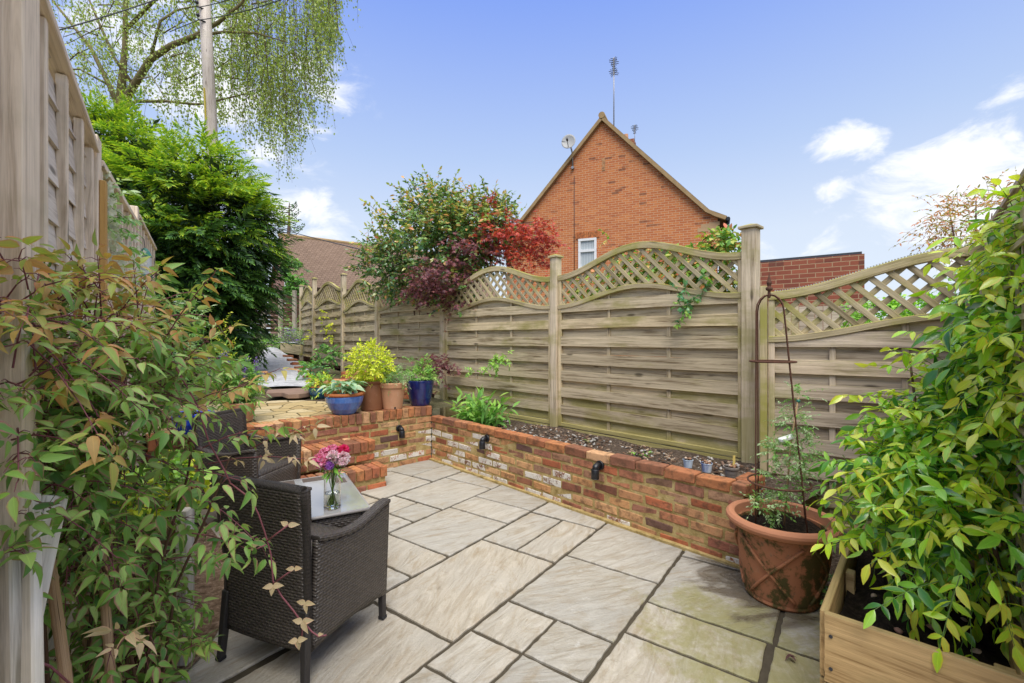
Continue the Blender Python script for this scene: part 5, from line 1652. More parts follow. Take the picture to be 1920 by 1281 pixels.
LM = {}
LM['clem'] = leafmat('climber_leaf', [(0, (.045, .105, .022)), (.3, (.09, .18, .034)), (.7, (.15, .255, .052)), (1, (.24, .32, .105))], (.20, .075, .07), 1.0, rough=.45)
LM['clem_young'] = leafmat('climber_young_leaf', [(0, (.14, .20, .04)), (.4, (.21, .24, .055)), (.75, (.28, .18, .06)), (1, (.30, .15, .06))], (.30, .10, .06), .8, rough=.5)
LM['clem_pale'] = leafmat('climber_pale_leaf', [(0, (.25, .20, .12)), (1, (.33, .25, .16))], (.38, .2, .15), .6, rough=.6)
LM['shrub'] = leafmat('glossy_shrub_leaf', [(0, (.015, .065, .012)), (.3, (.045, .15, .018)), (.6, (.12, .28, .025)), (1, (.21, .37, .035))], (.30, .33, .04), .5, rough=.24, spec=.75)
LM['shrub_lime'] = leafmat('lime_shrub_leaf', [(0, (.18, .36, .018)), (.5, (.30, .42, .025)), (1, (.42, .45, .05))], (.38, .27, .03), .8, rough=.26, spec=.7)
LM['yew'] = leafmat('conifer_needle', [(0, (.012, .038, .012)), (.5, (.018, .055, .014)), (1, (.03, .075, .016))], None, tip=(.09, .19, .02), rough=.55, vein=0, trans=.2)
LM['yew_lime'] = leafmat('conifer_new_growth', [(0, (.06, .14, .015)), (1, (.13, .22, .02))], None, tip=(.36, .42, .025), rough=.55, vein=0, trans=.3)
LM['yew_dark'] = leafmat('conifer_inner_shade_needle', [(0, (.004, .013, .005)), (1, (.011, .03, .009))], None, rough=.6, vein=0, trans=.1)  # inner sprays: the shade inside the crown is put into their near-black colour
LM['birch'] = leafmat('birch_leaf', [(0, (.10, .145, .03)), (.5, (.185, .235, .05)), (1, (.29, .32, .10))], None, vein=0, trans=.35)
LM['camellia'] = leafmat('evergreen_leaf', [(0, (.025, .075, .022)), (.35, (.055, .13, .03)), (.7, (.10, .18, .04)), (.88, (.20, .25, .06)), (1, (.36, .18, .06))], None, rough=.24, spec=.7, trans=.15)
LM['camellia_lit'] = leafmat('evergreen_lit_new_leaf', [(0, (.13, .20, .035)), (.5, (.24, .27, .06)), (.8, (.34, .24, .06)), (1, (.45, .13, .07))], None, rough=.3, spec=.5)  # new leaves plus a sunlit tone painted onto the bush's upward sides
LM['red'] = leafmat('scarlet_maple_leaf', [(0, (.17, .014, .012)), (.55, (.30, .028, .02)), (1, (.36, .075, .03))], None, vein=0)
LM['purple'] = leafmat('purple_maple_leaf', [(0, (.05, .018, .024)), (.6, (.10, .032, .04)), (1, (.19, .06, .06))], None, vein=0)
LM['rose'] = leafmat('rose_leaf', [(0, (.05, .14, .03)), (.5, (.13, .24, .04)), (.72, (.28, .28, .06)), (.86, (.52, .18, .07)), (1, (.55, .10, .06))], None)
LM['ivy'] = leafmat('dark_ivy_leaf', [(0, (.02, .08, .035)), (.6, (.05, .15, .06)), (1, (.12, .24, .08))], None, rough=.3, spec=.5)
LM['light'] = leafmat('light_green_leaf', [(0, (.10, .22, .04)), (.6, (.19, .33, .06)), (1, (.30, .42, .10))], None)
LM['mid'] = leafmat('mid_green_leaf', [(0, (.06, .16, .035)), (1, (.15, .28, .06))], None)
LM['lime'] = leafmat('lime_yellow_leaf', [(0, (.26, .36, .02)), (.5, (.42, .48, .025)), (1, (.56, .55, .05))], None, vein=0)
LM['hosta'] = leafmat('silvery_hosta_leaf', [(0, (.09, .18, .11)), (.5, (.16, .26, .18)), (1, (.26, .34, .22))], (.36, .40, .24), .8, rough=.5)
LM['grey'] = leafmat('grey_green_leaf', [(0, (.14, .22, .10)), (1, (.28, .35, .20))], None, vein=0)
LM['white'] = leafmat('white_petal', [(0, (.72, .70, .66)), (1, (.80, .77, .72))], None, vein=0)
LM['violet'] = leafmat('violet_petal', [(0, (.09, .035, .30)), (1, (.20, .08, .45))], None, vein=0)
LM['redtree'] = leafmat('olive_red_leaf', [(0, (.16, .18, .04)), (.4, (.26, .22, .05)), (.7, (.36, .14, .06)), (1, (.42, .18, .09))], None, vein=0)
LM['hedge'] = leafmat('hedge_leaf', [(0, (.07, .18, .02)), (.6, (.16, .32, .03)), (1, (.28, .42, .05))], None, vein=0)

def trifol(lv, P, A, N, ll, lw, pet, m, shape='ovate', curl=.38, fold=.35):
    """three leaflets at the end of a stalk"""
    M_ = len(P); A = unit(A); N = unit(N - (N * A).sum(-1, keepdims=True) * A); S = np.cross(A, N)
    up = np.array([0, 0, 1.0])
    Q = P + A * pet[:, None] - up * (pet * .2)[:, None]
    t0 = unit(A + RNG.normal(0, .15, (M_, 3)) - up * .25)
    lv.add(Q + t0 * (ll * .18)[:, None], t0, N + RNG.normal(0, .15, (M_, 3)), ll, lw, shape, curl, fold, m)
    for sg in (-1, 1):
        t0 = unit(A * .3 + S * sg + RNG.normal(0, .2, (M_, 3)) - up * .25)
        lv.add(Q + t0 * (ll * .12)[:, None], t0, N + RNG.normal(0, .3, (M_, 3)), ll * RNG.uniform(.7, .95, M_), lw * .9, shape, curl, fold, m)

def clem_twigs(lv, st, P, Dr, Lg, K, ll, m, droop=.4):
    M_ = len(P); Dr = unit(Dr); up = np.array([0, 0, 1.0]); Lg = np.broadcast_to(Lg, (M_,)).astype(float); ll = np.broadcast_to(ll, (M_,)).astype(float)
    at = lambda t: P + Dr * (Lg * t)[:, None] - up * (Lg * droop * t * t)[:, None]
    st.append((np.stack([at(t) for t in (0, .35, .7, 1)], 1), np.full(M_, .0022)))
    for k in range(K + 1):
        t = min(1.0, (k + .8) / (K + .2)); p = at(t); T = unit(Dr - up * 2 * droop * t)
        S = unit(np.cross(T, up) + RNG.normal(0, .4, (M_, 3)))
        for sg in ((-1, 1) if k < K else (1,)):
            a = (T * .5 + S * sg * .9 if k < K else T) + RNG.normal(0, .25, (M_, 3))
            n = up * 1.1 + RNG.normal(0, .38, (M_, 3)) + np.array([.1, -.25, 0])
            sz = ll * RNG.uniform(.7, 1.15, M_)
            pet = sz * RNG.uniform(.35, .7, M_)
            S2 = unit(a)
            q = p + S2 * pet[:, None]
            st.append((np.stack([p, p + (q - p) * .5 + up * .003, q - up * (pet * .2)[:, None]], 1), np.full(M_, .0012)))
            trifol(lv, p, a, n, sz, sz * .38, pet, m)

# ---- climber at the left on its canes
cl = thing('climber', 'leafy bronze green climbing plant on bamboo canes filling the left foreground', 'climbing plant', Vector((-1.05, 1.45, 0)))
lv, st = Leaves(), []
els = [(D(145, 690, 1.42), (.225, .26, .25), 5), (D(225, 800, 1.48), (.09, .15, .18), 1.5), (D(-25, 780, 1.0), (.10, .08, .18), 1.3), (D(5, 590, 1.0), (.09, .07, .07), .9), (D(20, 900, 1.15), (.12, .1, .06), .7), (D(50, 640, 1.25), (.15, .16, .17), 1.3), (D(110, 850, 1.36), (.22, .2, .16), 2.4), (D(230, 960, 1.58), (.05, .12, .16), .6)]
P, Nn, rad = in_ellipsoids(els, 450, .35)
Dr = Nn * .8 + np.array([.02, -.25, .35]) + RNG.normal(0, .4, P.shape)
young = (P[:, 2] > D(0, 640, 1.4).z) & (RNG.random(len(P)) < .6)
zz = P[:, 2]
P = local(P, cl)
for mask, mi in ((~young, 0), (young, 1)):
    clem_twigs(lv, st, P[mask], Dr[mask], RNG.uniform(.12, .26, mask.sum()), 2, RNG.uniform(.038, .062, mask.sum()), mi)
# sparse lower growth
els = [(D(200, 1130, 1.55), (.17, .12, .22), 2), (D(270, 1170, 1.68), (.05, .1, .16), 1.1), (D(90, 1000, 1.30), (.2, .12, .1), 1.2), (D(240, 1250, 1.6), (.14, .12, .08), 1.3)]
P, Nn, rad = in_ellipsoids(els, 105, .3)
P = local(P, cl)
clem_twigs(lv, st, P, Nn * .7 + RNG.normal(0, .5, P.shape), RNG.uniform(.1, .2, len(P)), 2, RNG.uniform(.05, .08, len(P)), 0)
# shoots that stand clear of the mass: (from, to) in the photo with the distance
sh = [((190, 590), (182, 462), 1.36, 1), ((200, 560), (120, 470), 1.34, 1), ((215, 600), (300, 500), 1.4, 1), ((300, 650), (408, 500), 1.45, 1), ((330, 690), (430, 610), 1.46, 1), ((40, 580), (60, 505), 1.22, 1), ((110, 560), (60, 480), 1.24, 1), ((260, 600), (250, 490), 1.42, 1),
      ((350, 760), (470, 720), 1.5, 1), ((360, 780), (520, 690), 1.52, 1), ((380, 840), (500, 800), 1.5, 0), ((390, 870), (555, 860), 1.52, 2), ((470, 842), (575, 800), 1.54, 2), ((390, 940), (470, 1010), 1.52, 0), ((360, 1000), (450, 1025), 1.5, 0), ((330, 1230), (385, 1200), 1.6, 0), ((300, 880), (440, 900), 1.5, 0), ((-40, 1060), (40, 1030), .98, 0), ((-40, 1000), (40, 960), 1.05, 0), ((215, 1230), (240, 1180), 1.15, 2)]
for a, e, Y, mi in sh:
    p, q = D(*a, Y), D(*e, Y - .04)
    dv = q - p; L = dv.length
    P = local([tuple(p)], cl); nk = 3 if L > .14 else 2
    clem_twigs(lv, st, P, np.array([tuple(dv.normalized() + V(0, 0, .18))]), np.array([L * 1.08]), nk, np.array([{0: .062, 1: .052, 2: .042}[mi] if mi != 2 or Y > 1.2 else .045]), mi, .18)
lv.build('leaves', [LM['clem'], LM['clem_young'], LM['clem_pale']], cl)
stems_mesh(st, 'twigs', M['red_stem'], cl)
mb = MB(); c0 = cl.location
def pth(pts): return [D(x, y, Y) - c0 for x, y, Y in pts]
main = [[(160, 1290, 1.45), (175, 1100, 1.46), (120, 900, 1.4), (150, 700, 1.4), (190, 590, 1.37)], [(240, 1300, 1.5), (235, 1110, 1.48), (180, 960, 1.42), (160, 850, 1.4), (60, 680, 1.3)],
        [(260, 1300, 1.5), (225, 1130, 1.46), (200, 1080, 1.42), (165, 1000, 1.38), (160, 930, 1.36), (200, 780, 1.4), (300, 680, 1.44)],
        [(270, 1290, 1.55), (300, 1060, 1.55), (350, 900, 1.52), (370, 780, 1.5)], [(90, 1290, 1.3), (80, 1120, 1.3), (40, 1000, 1.28), (60, 840, 1.28), (20, 700, 1.24)], [(300, 1290, 1.6), (330, 1100, 1.6), (395, 950, 1.54), (430, 860, 1.5)]]
for pts in main: mb.tube(pth(pts), [.0055 - .0025 * i / (len(pts) - 1) for i in range(len(pts))], 7)
mb.build('stem', M['stem'], cl)
mb = MB()
for pts in ([(-20, 1215, 1.0), (40, 1228, 1.02), (95, 1250, 1.05), (140, 1290, 1.08)], [(430, 905, 1.46), (470, 935, 1.45), (485, 965, 1.45), (497, 1000, 1.46), (508, 1040, 1.46), (512, 1090, 1.46), (528, 1118, 1.46), (550, 1145, 1.46), (568, 1170, 1.46), (566, 1192, 1.46), (556, 1205, 1.46)], [(568, 1165, 1.46), (585, 1185, 1.46), (598, 1194, 1.46), (612, 1191, 1.46)], [(512, 1095, 1.46), (535, 1078, 1.45), (550, 1068, 1.45)], [(500, 1015, 1.45), (520, 1000, 1.44), (540, 985, 1.44)], [(498, 1022, 1.45), (480, 1030, 1.45), (466, 1028, 1.45)],
            [(330, 690, 1.44), (370, 760, 1.46), (392, 830, 1.48), (420, 880, 1.47), (432, 906, 1.46)]):
    mb = MB(); mb.tube(pth(pts), .0026, 6); mb.build('trailing_shoot', M['red_stem'], cl)
lv = Leaves()
for x, y, s, n_ in ((512, 1098, .034, 3), (552, 1066, .028, 2), (540, 985, .032, 2), (470, 1028, .036, 1), (573, 1130, .03, 3), (567, 1165, .036, 3), (558, 1200, .034, 3), (596, 1190, .02, 1)):
    p = D(x, y, 1.45) - c0
    for k in range(n_):
        a = random.uniform(0, 1) + k * 2.2
        lv.add([tuple(p)], [(math.cos(a), random.uniform(-.5, .2), math.sin(a) * .7 - .2)], [(random.uniform(-.3, .3), -1, .5)], s * random.uniform(.8, 1.15), s * .55, 'ovate', .2, .2, 0)
lv.build('trailing_leaves', LM['clem_pale'], cl)

# ---- glossy shrub in the planter at the right
gs = thing('glossy_shrub', 'big glossy lime and dark green shrub growing in the timber planter at the right', 'shrub', PF + pl * .6 + pf * .25 + V(0, 0, .37))
lv, st = Leaves(), []
els = [(D(1925, 780, 1.72), (.27, .33, .30), 4), (D(1795, 830, 1.85), (.18, .25, .16), 2.4), (D(1712, 905, 1.8), (.16, .2, .11), 1.6), (D(2010, 560, 1.6), (.15, .3, .28), 2.0), (D(1820, 1000, 1.6), (.18, .2, .14), 1.8), (D(2010, 430, 1.55), (.10, .2, .15), 1.0), (D(1960, 640, 1.5), (.12, .2, .2), 1.4)]
P, Nn, rad = in_ellipsoids(els, 780, .5)
keep = (P[:, 0] - .05 < PF.x + (P[:, 1] - PF.y) * .95 + .9)
P, Nn = P[keep], Nn[keep]
Dr = Nn + np.array([-.25, -.35, .15]) + RNG.normal(0, .4, P.shape)
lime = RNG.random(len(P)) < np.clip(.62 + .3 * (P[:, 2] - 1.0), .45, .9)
P = local(P, gs)
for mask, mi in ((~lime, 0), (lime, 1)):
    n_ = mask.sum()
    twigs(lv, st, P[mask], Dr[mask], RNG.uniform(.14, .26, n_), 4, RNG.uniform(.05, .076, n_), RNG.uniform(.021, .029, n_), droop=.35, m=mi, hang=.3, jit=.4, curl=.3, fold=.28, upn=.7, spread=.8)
# inner dark leaves
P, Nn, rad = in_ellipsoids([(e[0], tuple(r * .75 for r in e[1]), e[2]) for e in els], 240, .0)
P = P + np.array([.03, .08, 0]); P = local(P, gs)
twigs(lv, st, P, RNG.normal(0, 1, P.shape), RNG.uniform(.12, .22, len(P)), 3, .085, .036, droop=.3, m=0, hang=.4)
for a, e, Y, mi in [((1640, 960), (1535, 935), 1.95, 1), ((1650, 1010), (1548, 1020), 1.78, 1), ((1700, 760), (1580, 740), 2.0, 1), ((1760, 700), (1665, 650), 2.0, 1), ((1780, 640), (1700, 620), 1.9, 1), ((1920, 430), (1868, 335), 1.7, 1), ((1940, 400), (1905, 330), 1.6, 1), ((1760, 1090), (1650, 1140), 1.5, 0), ((1800, 1080), (1770, 1190), 1.42, 1), ((1740, 1010), (1640, 1055), 1.6, 1), ((1850, 1060), (1890, 1180), 1.3, 1), ((1880, 1080), (1960, 1170), 1.25, 1), ((1720, 860), (1610, 900), 1.9, 1), ((1700, 810), (1605, 800), 2.0, 0)]:
    p, q = D(*a, Y), D(*e, Y - .03); dv = q - p; L = dv.length
    twigs(lv, st, local([tuple(p)], gs), [tuple(dv.normalized() + V(0, 0, .2))], [L * 1.05], max(2, int(L / .045)), [.07], [.027], droop=.2, m=mi, hang=.4)
lv.build('leaves', [LM['shrub'], LM['shrub_lime']], gs)
stems_mesh(st, 'twigs', M['green_stem'], gs)
mb = MB(); c0 = gs.location
for pts in ([(0, 0, -.02), (.02, .05, .25), (.1, .12, .55), (.12, .2, .95)], [(.03, -.1, -.02), (-.04, -.05, .2), (-.08, .05, .42), (-.12, .12, .55)], [(-.06, .1, -.02), (-.02, .15, .3), (-.03, .22, .5)], [(.05, -.2, -.02), (.05, -.25, .2), (-.05, -.32, .35)]):
    mb.tube(pts, [.012, .009, .007, .004][:len(pts)], 7)
mb.build('stem', M['stem'], gs)

# ---- dark conifer with bright new growth
cp_ = Vector((-5.6, 8.2, slope_z(8.2)))
yw = thing('conifer', 'broad dark conifer with bright yellow green shoots behind the left fence', 'tree', cp_)
els = [(D(215, 420, 8.2), (1.15, 1.1, 1.9), 3.0), (D(362, 470, 8.0), (1.22, 1.3, 1.75), 4.2), (D(300, 560, 7.8), (1.6, 1.2, 1.2), 2.5), (D(418, 455, 8.0), (.54, .7, 1.0), 1.5), (D(165, 330, 8.4), (.75, .8, 1.15), 1.4), (D(380, 590, 7.9), (.60, .8, .7), 1.2)]
def sprays(lv, P, Dr, L, mi, npair=12):
    """flat feathery sprays: a line of paired needle shoots"""
    M_ = len(P); Dr = unit(Dr); up = np.array([0, 0, 1.0])
    Nn = unit(up + RNG.normal(0, .35, (M_, 3))); S = unit(np.cross(Dr, Nn))
    for k in range(npair):
        t = (k + .4) / npair
        p = P + Dr * (L * t)[:, None] - up * (L * .28 * t * t)[:, None]
        ln_ = L * (.30 * (1 - t) ** .8 + .07)
        for sg in (-1, 1):
            a = Dr * .8 + S * sg * .8 - up * .12 + RNG.normal(0, .16, (M_, 3))
            lv.add(p, a, Nn + RNG.normal(0, .3, (M_, 3)), ln_, ln_ * .17 + .006, 'diamond', .25, 0, mi)
    p = P + Dr * (L * .8)[:, None] - up * (L * .28 * .64)[:, None]
    lv.add(p, Dr - up * .3, Nn, L * .32, L * .09, 'diamond', .2, 0, mi)
lv = Leaves()
P, Nn, rad = in_ellipsoids(els, 5200, .8)
keep = (Nn[:, 1] < .45) | (Nn[:, 2] > .5)
P, Nn = P[keep], Nn[keep]
# tiers: push outwards in layers so that shaded gaps open between the boughs
tier = np.sin(P[:, 2] * 8.5 + np.sin(P[:, 0] * 2.3) * 1.6 + P[:, 1] * .8)
P = P + Nn * (tier * .13)[:, None]
Dr = Nn * np.array([1, 1, .45]) + np.array([0, 0, .05]) + RNG.normal(0, .25, P.shape)
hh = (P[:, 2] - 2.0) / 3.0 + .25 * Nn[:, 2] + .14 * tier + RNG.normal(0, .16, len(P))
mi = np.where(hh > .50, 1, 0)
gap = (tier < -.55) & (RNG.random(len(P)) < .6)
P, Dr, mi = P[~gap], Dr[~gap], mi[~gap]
Pl = local(P, yw)
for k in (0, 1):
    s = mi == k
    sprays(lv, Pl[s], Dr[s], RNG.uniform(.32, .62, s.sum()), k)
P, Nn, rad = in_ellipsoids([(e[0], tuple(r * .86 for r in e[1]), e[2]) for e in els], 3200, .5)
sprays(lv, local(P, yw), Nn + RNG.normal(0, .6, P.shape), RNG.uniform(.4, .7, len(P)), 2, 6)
lv.build('crown', [LM['yew'], LM['yew_lime'], LM['yew_dark']], yw)
mb = MB()
for px, py in ((215, 250), (385, 310), (470, 380), (300, 330), (170, 260)):
    q = D(px, py, 8.2) - cp_
    mb.tube([(0, 0, -.1), (q.x * .25, q.y * .3, .7), (q.x * .8, q.y, q.z * .55), tuple(q)], [.16, .11, .07, .012], 8)
    for k in range(10):
        z = .25 + .07 * k; c = Vector((q.x * (.25 + z * .7), q.y, q.z * z)); a = random.uniform(0, 6.28); l = random.uniform(.5, 1.1) * (1.2 - z)
        mb.tube([c, c + V(math.cos(a) * l * .6, math.sin(a) * l * .6, .02), c + V(math.cos(a) * l, math.sin(a) * l, -.06)], [.03, .018, .006], 5)
mb.build('trunk', M['trunk'], yw)
# bare thin conifer top beyond
yt = thing('bare_conifer', 'thin half bare conifer top standing beside the cottage ridge', 'tree', D(541, 600, 27).xy.to_3d())
mb = MB(); lv = Leaves(); z1 = H + (635 - 380) / F * 27; zb_ = H + (635 - 455) / F * 27
mb.tube([(0, 0, 1.3), (0, 0, zb_), (.05, 0, z1)], [.2, .13, .02], 8)
for k in range(24):
    z = zb_ - .6 + (z1 - zb_ + .5) * k / 24; a = random.uniform(-.5, .5) if k % 2 else random.uniform(2.4, 3.8); l = .5 + .9 * (1 - k / 24)
    pts = [Vector((0, 0, z)), Vector((math.cos(a) * l * .6, math.sin(a) * l * .5, z - .06)), Vector((math.cos(a) * l, math.sin(a) * l, z + .14))]
    mb.tube(pts, [.032, .022, .008], 5)
    n_ = 20; t = RNG.uniform(.2, 1, n_); q = np.array([tuple(pts[0])]) + (np.array([tuple(pts[2] - pts[0])]) * t[:, None])
    lv.add(q, RNG.normal(0, 1, (n_, 3)), RNG.normal(0, 1, (n_, 3)), .2, .06, 'diamond', .1, 0)
mb.build('trunk', M['trunk'], yt); lv.build('needles', LM['yew'], yt)

# ---- weeping birch
bo = D(228, 640, 13.6); bo.z = slope_z(13.6)
bi = thing('birch_tree', 'tall weeping birch with hanging green curtains behind the telegraph pole', 'tree', bo)
mb = MB()
def B(pts, r): mb.tube([D(x, y, Y) - bo for x, y, Y in pts], [q * .72 for q in r], 8)
B([(232, 660, 13.6), (228, 420, 13.6), (222, 260, 13.6), (226, 190, 13.6), (234, 90, 13.6), (236, -20, 13.6), (230, -160, 13.6)], [.34, .30, .24, .18, .10, .08, .04])
B([(224, 215, 13.6), (245, 170, 13.4), (282, 112, 13.2), (320, 86, 13.0), (365, 68, 12.8), (410, 42, 12.7), (452, 8, 12.6), (480, -40, 12.6)], [.15, .14, .13, .11, .095, .075, .055, .03])
B([(222, 200, 13.6), (205, 160, 13.7), (170, 90, 13.8), (130, 40, 13.9), (90, -10, 14)], [.12, .10, .07, .05, .03])
B([(228, 205, 13.6), (255, 190, 13.3), (310, 190, 13.1), (370, 196, 12.9), (420, 186, 12.8), (460, 176, 12.6)], [.08, .07, .05, .045, .035, .02])
B([(250, 160, 13.4), (215, 110, 13.3), (180, 30, 13.2), (150, -40, 13.2)], [.07, .06, .04, .02])
B([(365, 68, 12.8), (420, 60, 12.4), (480, 62, 12.2), (540, 80, 12.0)], [.06, .05, .03, .015])
B([(282, 112, 13.2), (300, 40, 13.2), (330, 20, 13.4), (345, 16, 13.5), (380, 10, 13.5)], [.06, .05, .04, .03, .02])
B([(205, 160, 13.7), (150, 130, 13.6), (110, 130, 13.5)], [.05, .035, .02])
B([(226, 230, 13.6), (260, 232, 13.3), (300, 245, 13.1)], [.05, .04, .02])
B([(232, 60, 13.6), (290, 0, 13.4), (400, -60, 13), (520, -80, 12.6), (600, -40, 12.4)], [.08, .07, .06, .04, .02])
B([(260, -60, 13.5), (330, -160, 13.2), (450, -180, 12.8), (560, -120, 12.4)], [.07, .06, .05, .03])
for k in range(46):
    x = random.uniform(110, 500); y = random.uniform(-60, 150); Y = random.uniform(12, 14.4); s = random.choice((-1, 1))
    B([(x, y, Y), (x + s * random.uniform(15, 45), y - random.uniform(0, 30), Y), (x + s * random.uniform(50, 90), y + random.uniform(-10, 50), Y + random.uniform(-.5, .5))], [.028, .02, .008])
mb.build('trunk', M['birch_bark'], bi)
bx = [80, 140, 230, 330, 400, 450, 490, 530, 555, 590, 615, 632, 645]
by = [240, 270, 270, 270, 270, 290, 320, 345, 350, 270, 215, 150, 110]
lv, st = Leaves(), []
P0, LL = [], []
while len(P0) < 760:
    x = 88 + 556 * random.random() ** .75
    if x < 430 and random.random() < .42: continue
    lo = float(np.interp(x, bx, by)) * random.uniform(.86, 1.0)
    ln_ = random.uniform(70, 230) if x > 430 else random.uniform(40, 130)
    end = lo - (abs(random.gauss(0, 1)) * 165 if x > 430 else random.uniform(0, 330))
    if end < -30: continue
    Y = random.uniform(11.9, 14.9)
    p = D(x - (8 if x > 500 else 0), end - ln_, Y); P0.append(tuple(p)); LL.append(ln_ / F * Y)
P0 = np.array(P0); LL = np.array(LL); M_ = len(P0)
sway = RNG.normal(0, .10, (M_, 3)); sway[:, 2] = 0; sway[:, 0] += .05
side0 = RNG.normal(0, .16, (M_, 3)); side0[:, 2] = 0
at = lambda t: P0 + side0 * (math.sin(t * 2.2)) - np.array([0, 0, 1.0]) * (LL * t)[:, None] + sway * t * t * 1.6
st.append((local(np.stack([at(t) for t in (0, .25, .5, .75, 1)], 1).reshape(-1, 3), bi).reshape(M_, 5, 3), np.full(M_, .006)))
for k in range(30):
    t = (k + RNG.random()) / 30; p = local(at(t), bi)
    for j in range(2):
        q = p + RNG.normal(0, .085, (M_, 3))
        cl_ = np.sin(q[:, 0] * 5.2 + 1.7 * np.sin(q[:, 2] * 2.1)) + np.sin(q[:, 2] * 4.3 + q[:, 1] * 3.1) + RNG.normal(0, .6, M_)
        ok_ = cl_ > -.75
        q = q[ok_]
        a = np.array([0, 0, -1.0]) + RNG.normal(0, .6, q.shape)
        sz = RNG.uniform(.05, .085, len(q))
        lv.add(q, a, RNG.normal(0, 1, q.shape), sz, sz * .78, 'diamond', .1, 0)
# loose leaves round the limbs
n_ = 3800
x = RNG.uniform(90, 520, n_); y = RNG.uniform(-10, 290, n_); Y = RNG.uniform(12.2, 14.6, n_)
cl_ = np.sin(x * .045 + 1.3 * np.sin(y * .04)) * np.sin(y * .06 + x * .02) + RNG.normal(0, .35, n_)
s = cl_ > .12
P = np.stack([(x - CX) / F * Y, Y, H - (y - CY) / F * Y], 1)[s]
sz = RNG.uniform(.05, .085, len(P))
lv.add(local(P, bi), RNG.normal(0, 1, P.shape) - np.array([0, 0, .7]), RNG.normal(0, 1, P.shape), sz, sz * .78, 'diamond', .1, 0)
lv.build('crown', LM['birch'], bi)
stems_mesh(st, 'hanging_twigs', M['stem'], bi, 3)

# ---- evergreen bush and maple over the fence
cm_ = thing('evergreen_bush', 'large glossy evergreen bush spilling over the middle of the fence', 'bush', D(800, 600, 7.2).xy.to_3d())
lv, st = Leaves(), []
els = [(D(800, 470, 7.0), (.80, .75, .72), 4), (D(880, 445, 6.9), (.62, .6, .55), 3), (D(735, 495, 7.2), (.38, .45, .42), 1.6), (D(815, 400, 7.0), (.5, .5, .38), 1.6), (D(860, 545, 6.45), (.22, .2, .22), .7), (D(920, 430, 6.9), (.45, .5, .4), 1.2)]
P, Nn, rad = in_ellipsoids(els, 1500, .6)
keep = Nn[:, 1] < .5; P, Nn = P[keep], Nn[keep]
P = P + Nn * RNG.normal(0, .07, (len(P), 1))
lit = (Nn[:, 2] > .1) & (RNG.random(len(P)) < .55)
P = local(P, cm_)
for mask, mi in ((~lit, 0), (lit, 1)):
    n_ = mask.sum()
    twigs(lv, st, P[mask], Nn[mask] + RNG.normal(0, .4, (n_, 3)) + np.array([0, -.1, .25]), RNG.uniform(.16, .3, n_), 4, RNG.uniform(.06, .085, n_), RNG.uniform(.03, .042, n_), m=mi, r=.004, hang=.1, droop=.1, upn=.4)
P, Nn, rad = in_ellipsoids([(e[0], tuple(r * .8 for r in e[1]), e[2]) for e in els], 420, 0)
twigs(lv, st, local(P, cm_), RNG.normal(0, 1, P.shape), .22, 4, .08, .042, m=0, r=.004)
lv.build('leaves', [LM['camellia'], LM['camellia_lit']], cm_)
stems_mesh(st, 'twigs', M['stem'], cm_, 3)
mb = MB()
for px, py in ((760, 470), (800, 420), (860, 440), (900, 420), (840, 520)): 
    q = D(px, py, 7.0) - cm_.location; mb.tube([(0, 0, 0), (q.x * .3, q.y * .5, q.z * .5), tuple(q)], [.05, .035, .012], 6)
mb.build('stem', M['stem'], cm_)

def maple(name, label, els, n, mat, loc, sz=.055, cat='maple'):
    t = thing(name, label, cat, loc)
    lv, st = Leaves(), []
    P, Nn, rad = in_ellipsoids(els, n, .35)
    P = local(P, t)
    Dr = Nn * np.array([1, 1, .25]) + RNG.normal(0, .35, P.shape)
    L = RNG.uniform(.14, .28, len(P)); up = np.array([0, 0, 1.0]); Dr = unit(Dr)
    st.append((np.stack([P + Dr * (L * t_)[:, None] - up * (L * .3 * t_ * t_)[:, None] for t_ in (0, .5, 1)], 1), np.full(len(P), .003)))
    mm = (RNG.random(len(P)) < .3).astype(int) if isinstance(mat, list) else 0
    for k in range(5):
        t_ = (k + 1) / 5; p = P + Dr * (L * t_)[:, None] - up * (L * .3 * t_ * t_)[:, None] + RNG.normal(0, .02, P.shape)
        n_ = unit(up * .8 + RNG.normal(0, .35, P.shape) + np.array([0, -.3, 0])); a0 = RNG.normal(0, 1, P.shape); a0 = unit(a0 - (a0 * n_).sum(-1, keepdims=True) * n_); b0 = np.cross(n_, a0)
        for j in range(5):
            an = (j - 2) * .75
            lv.add(p, a0 * math.cos(an) + b0 * math.sin(an) - up * .25, n_, sz * (1 - .13 * abs(j - 2)), sz * .3, 'diamond', .2, mm)
    lv.build('leaves', mat, t)
    stems_mesh(st, 'twigs', M['red_stem'], t, 3)
    return t
maple('red_maple', 'scarlet leaved maple spreading above the fence in front of the brick house', [(D(975, 455, 6.5), (.45, .45, .20), 3), (D(925, 400, 6.8), (.22, .3, .26), 1.6), (D(1000, 430, 6.4), (.2, .3, .15), 1), (D(930, 440, 6.4), (.35, .3, .2), 2.0), (D(985, 490, 6.3), (.3, .3, .1), 1)], 330, [LM['red'], LM['purple']], D(950, 600, 6.9).xy.to_3d())
maple('purple_maple', 'dark purple leaved maple drooping over the lattice below the evergreen bush', [(D(830, 520, 6.25), (.38, .3, .2), 3), (D(800, 545, 6.3), (.22, .2, .08), 1.2), (D(890, 465, 6.3), (.35, .3, .15), 1.6), (D(855, 570, 6.15), (.1, .1, .08), .4)], 270, LM['purple'], D(850, 600, 6.9).xy.to_3d())
maple('purple_shrub', 'small purple leaved sprig against the fence post behind the navy pot', [(D(822, 690, 6.05), (.10, .08, .09), 1), (D(818, 668, 6.1), (.06, .05, .05), .5)], 46, LM['purple'], Vector((-.98, 6.1, TZ)), .045, 'shrub')

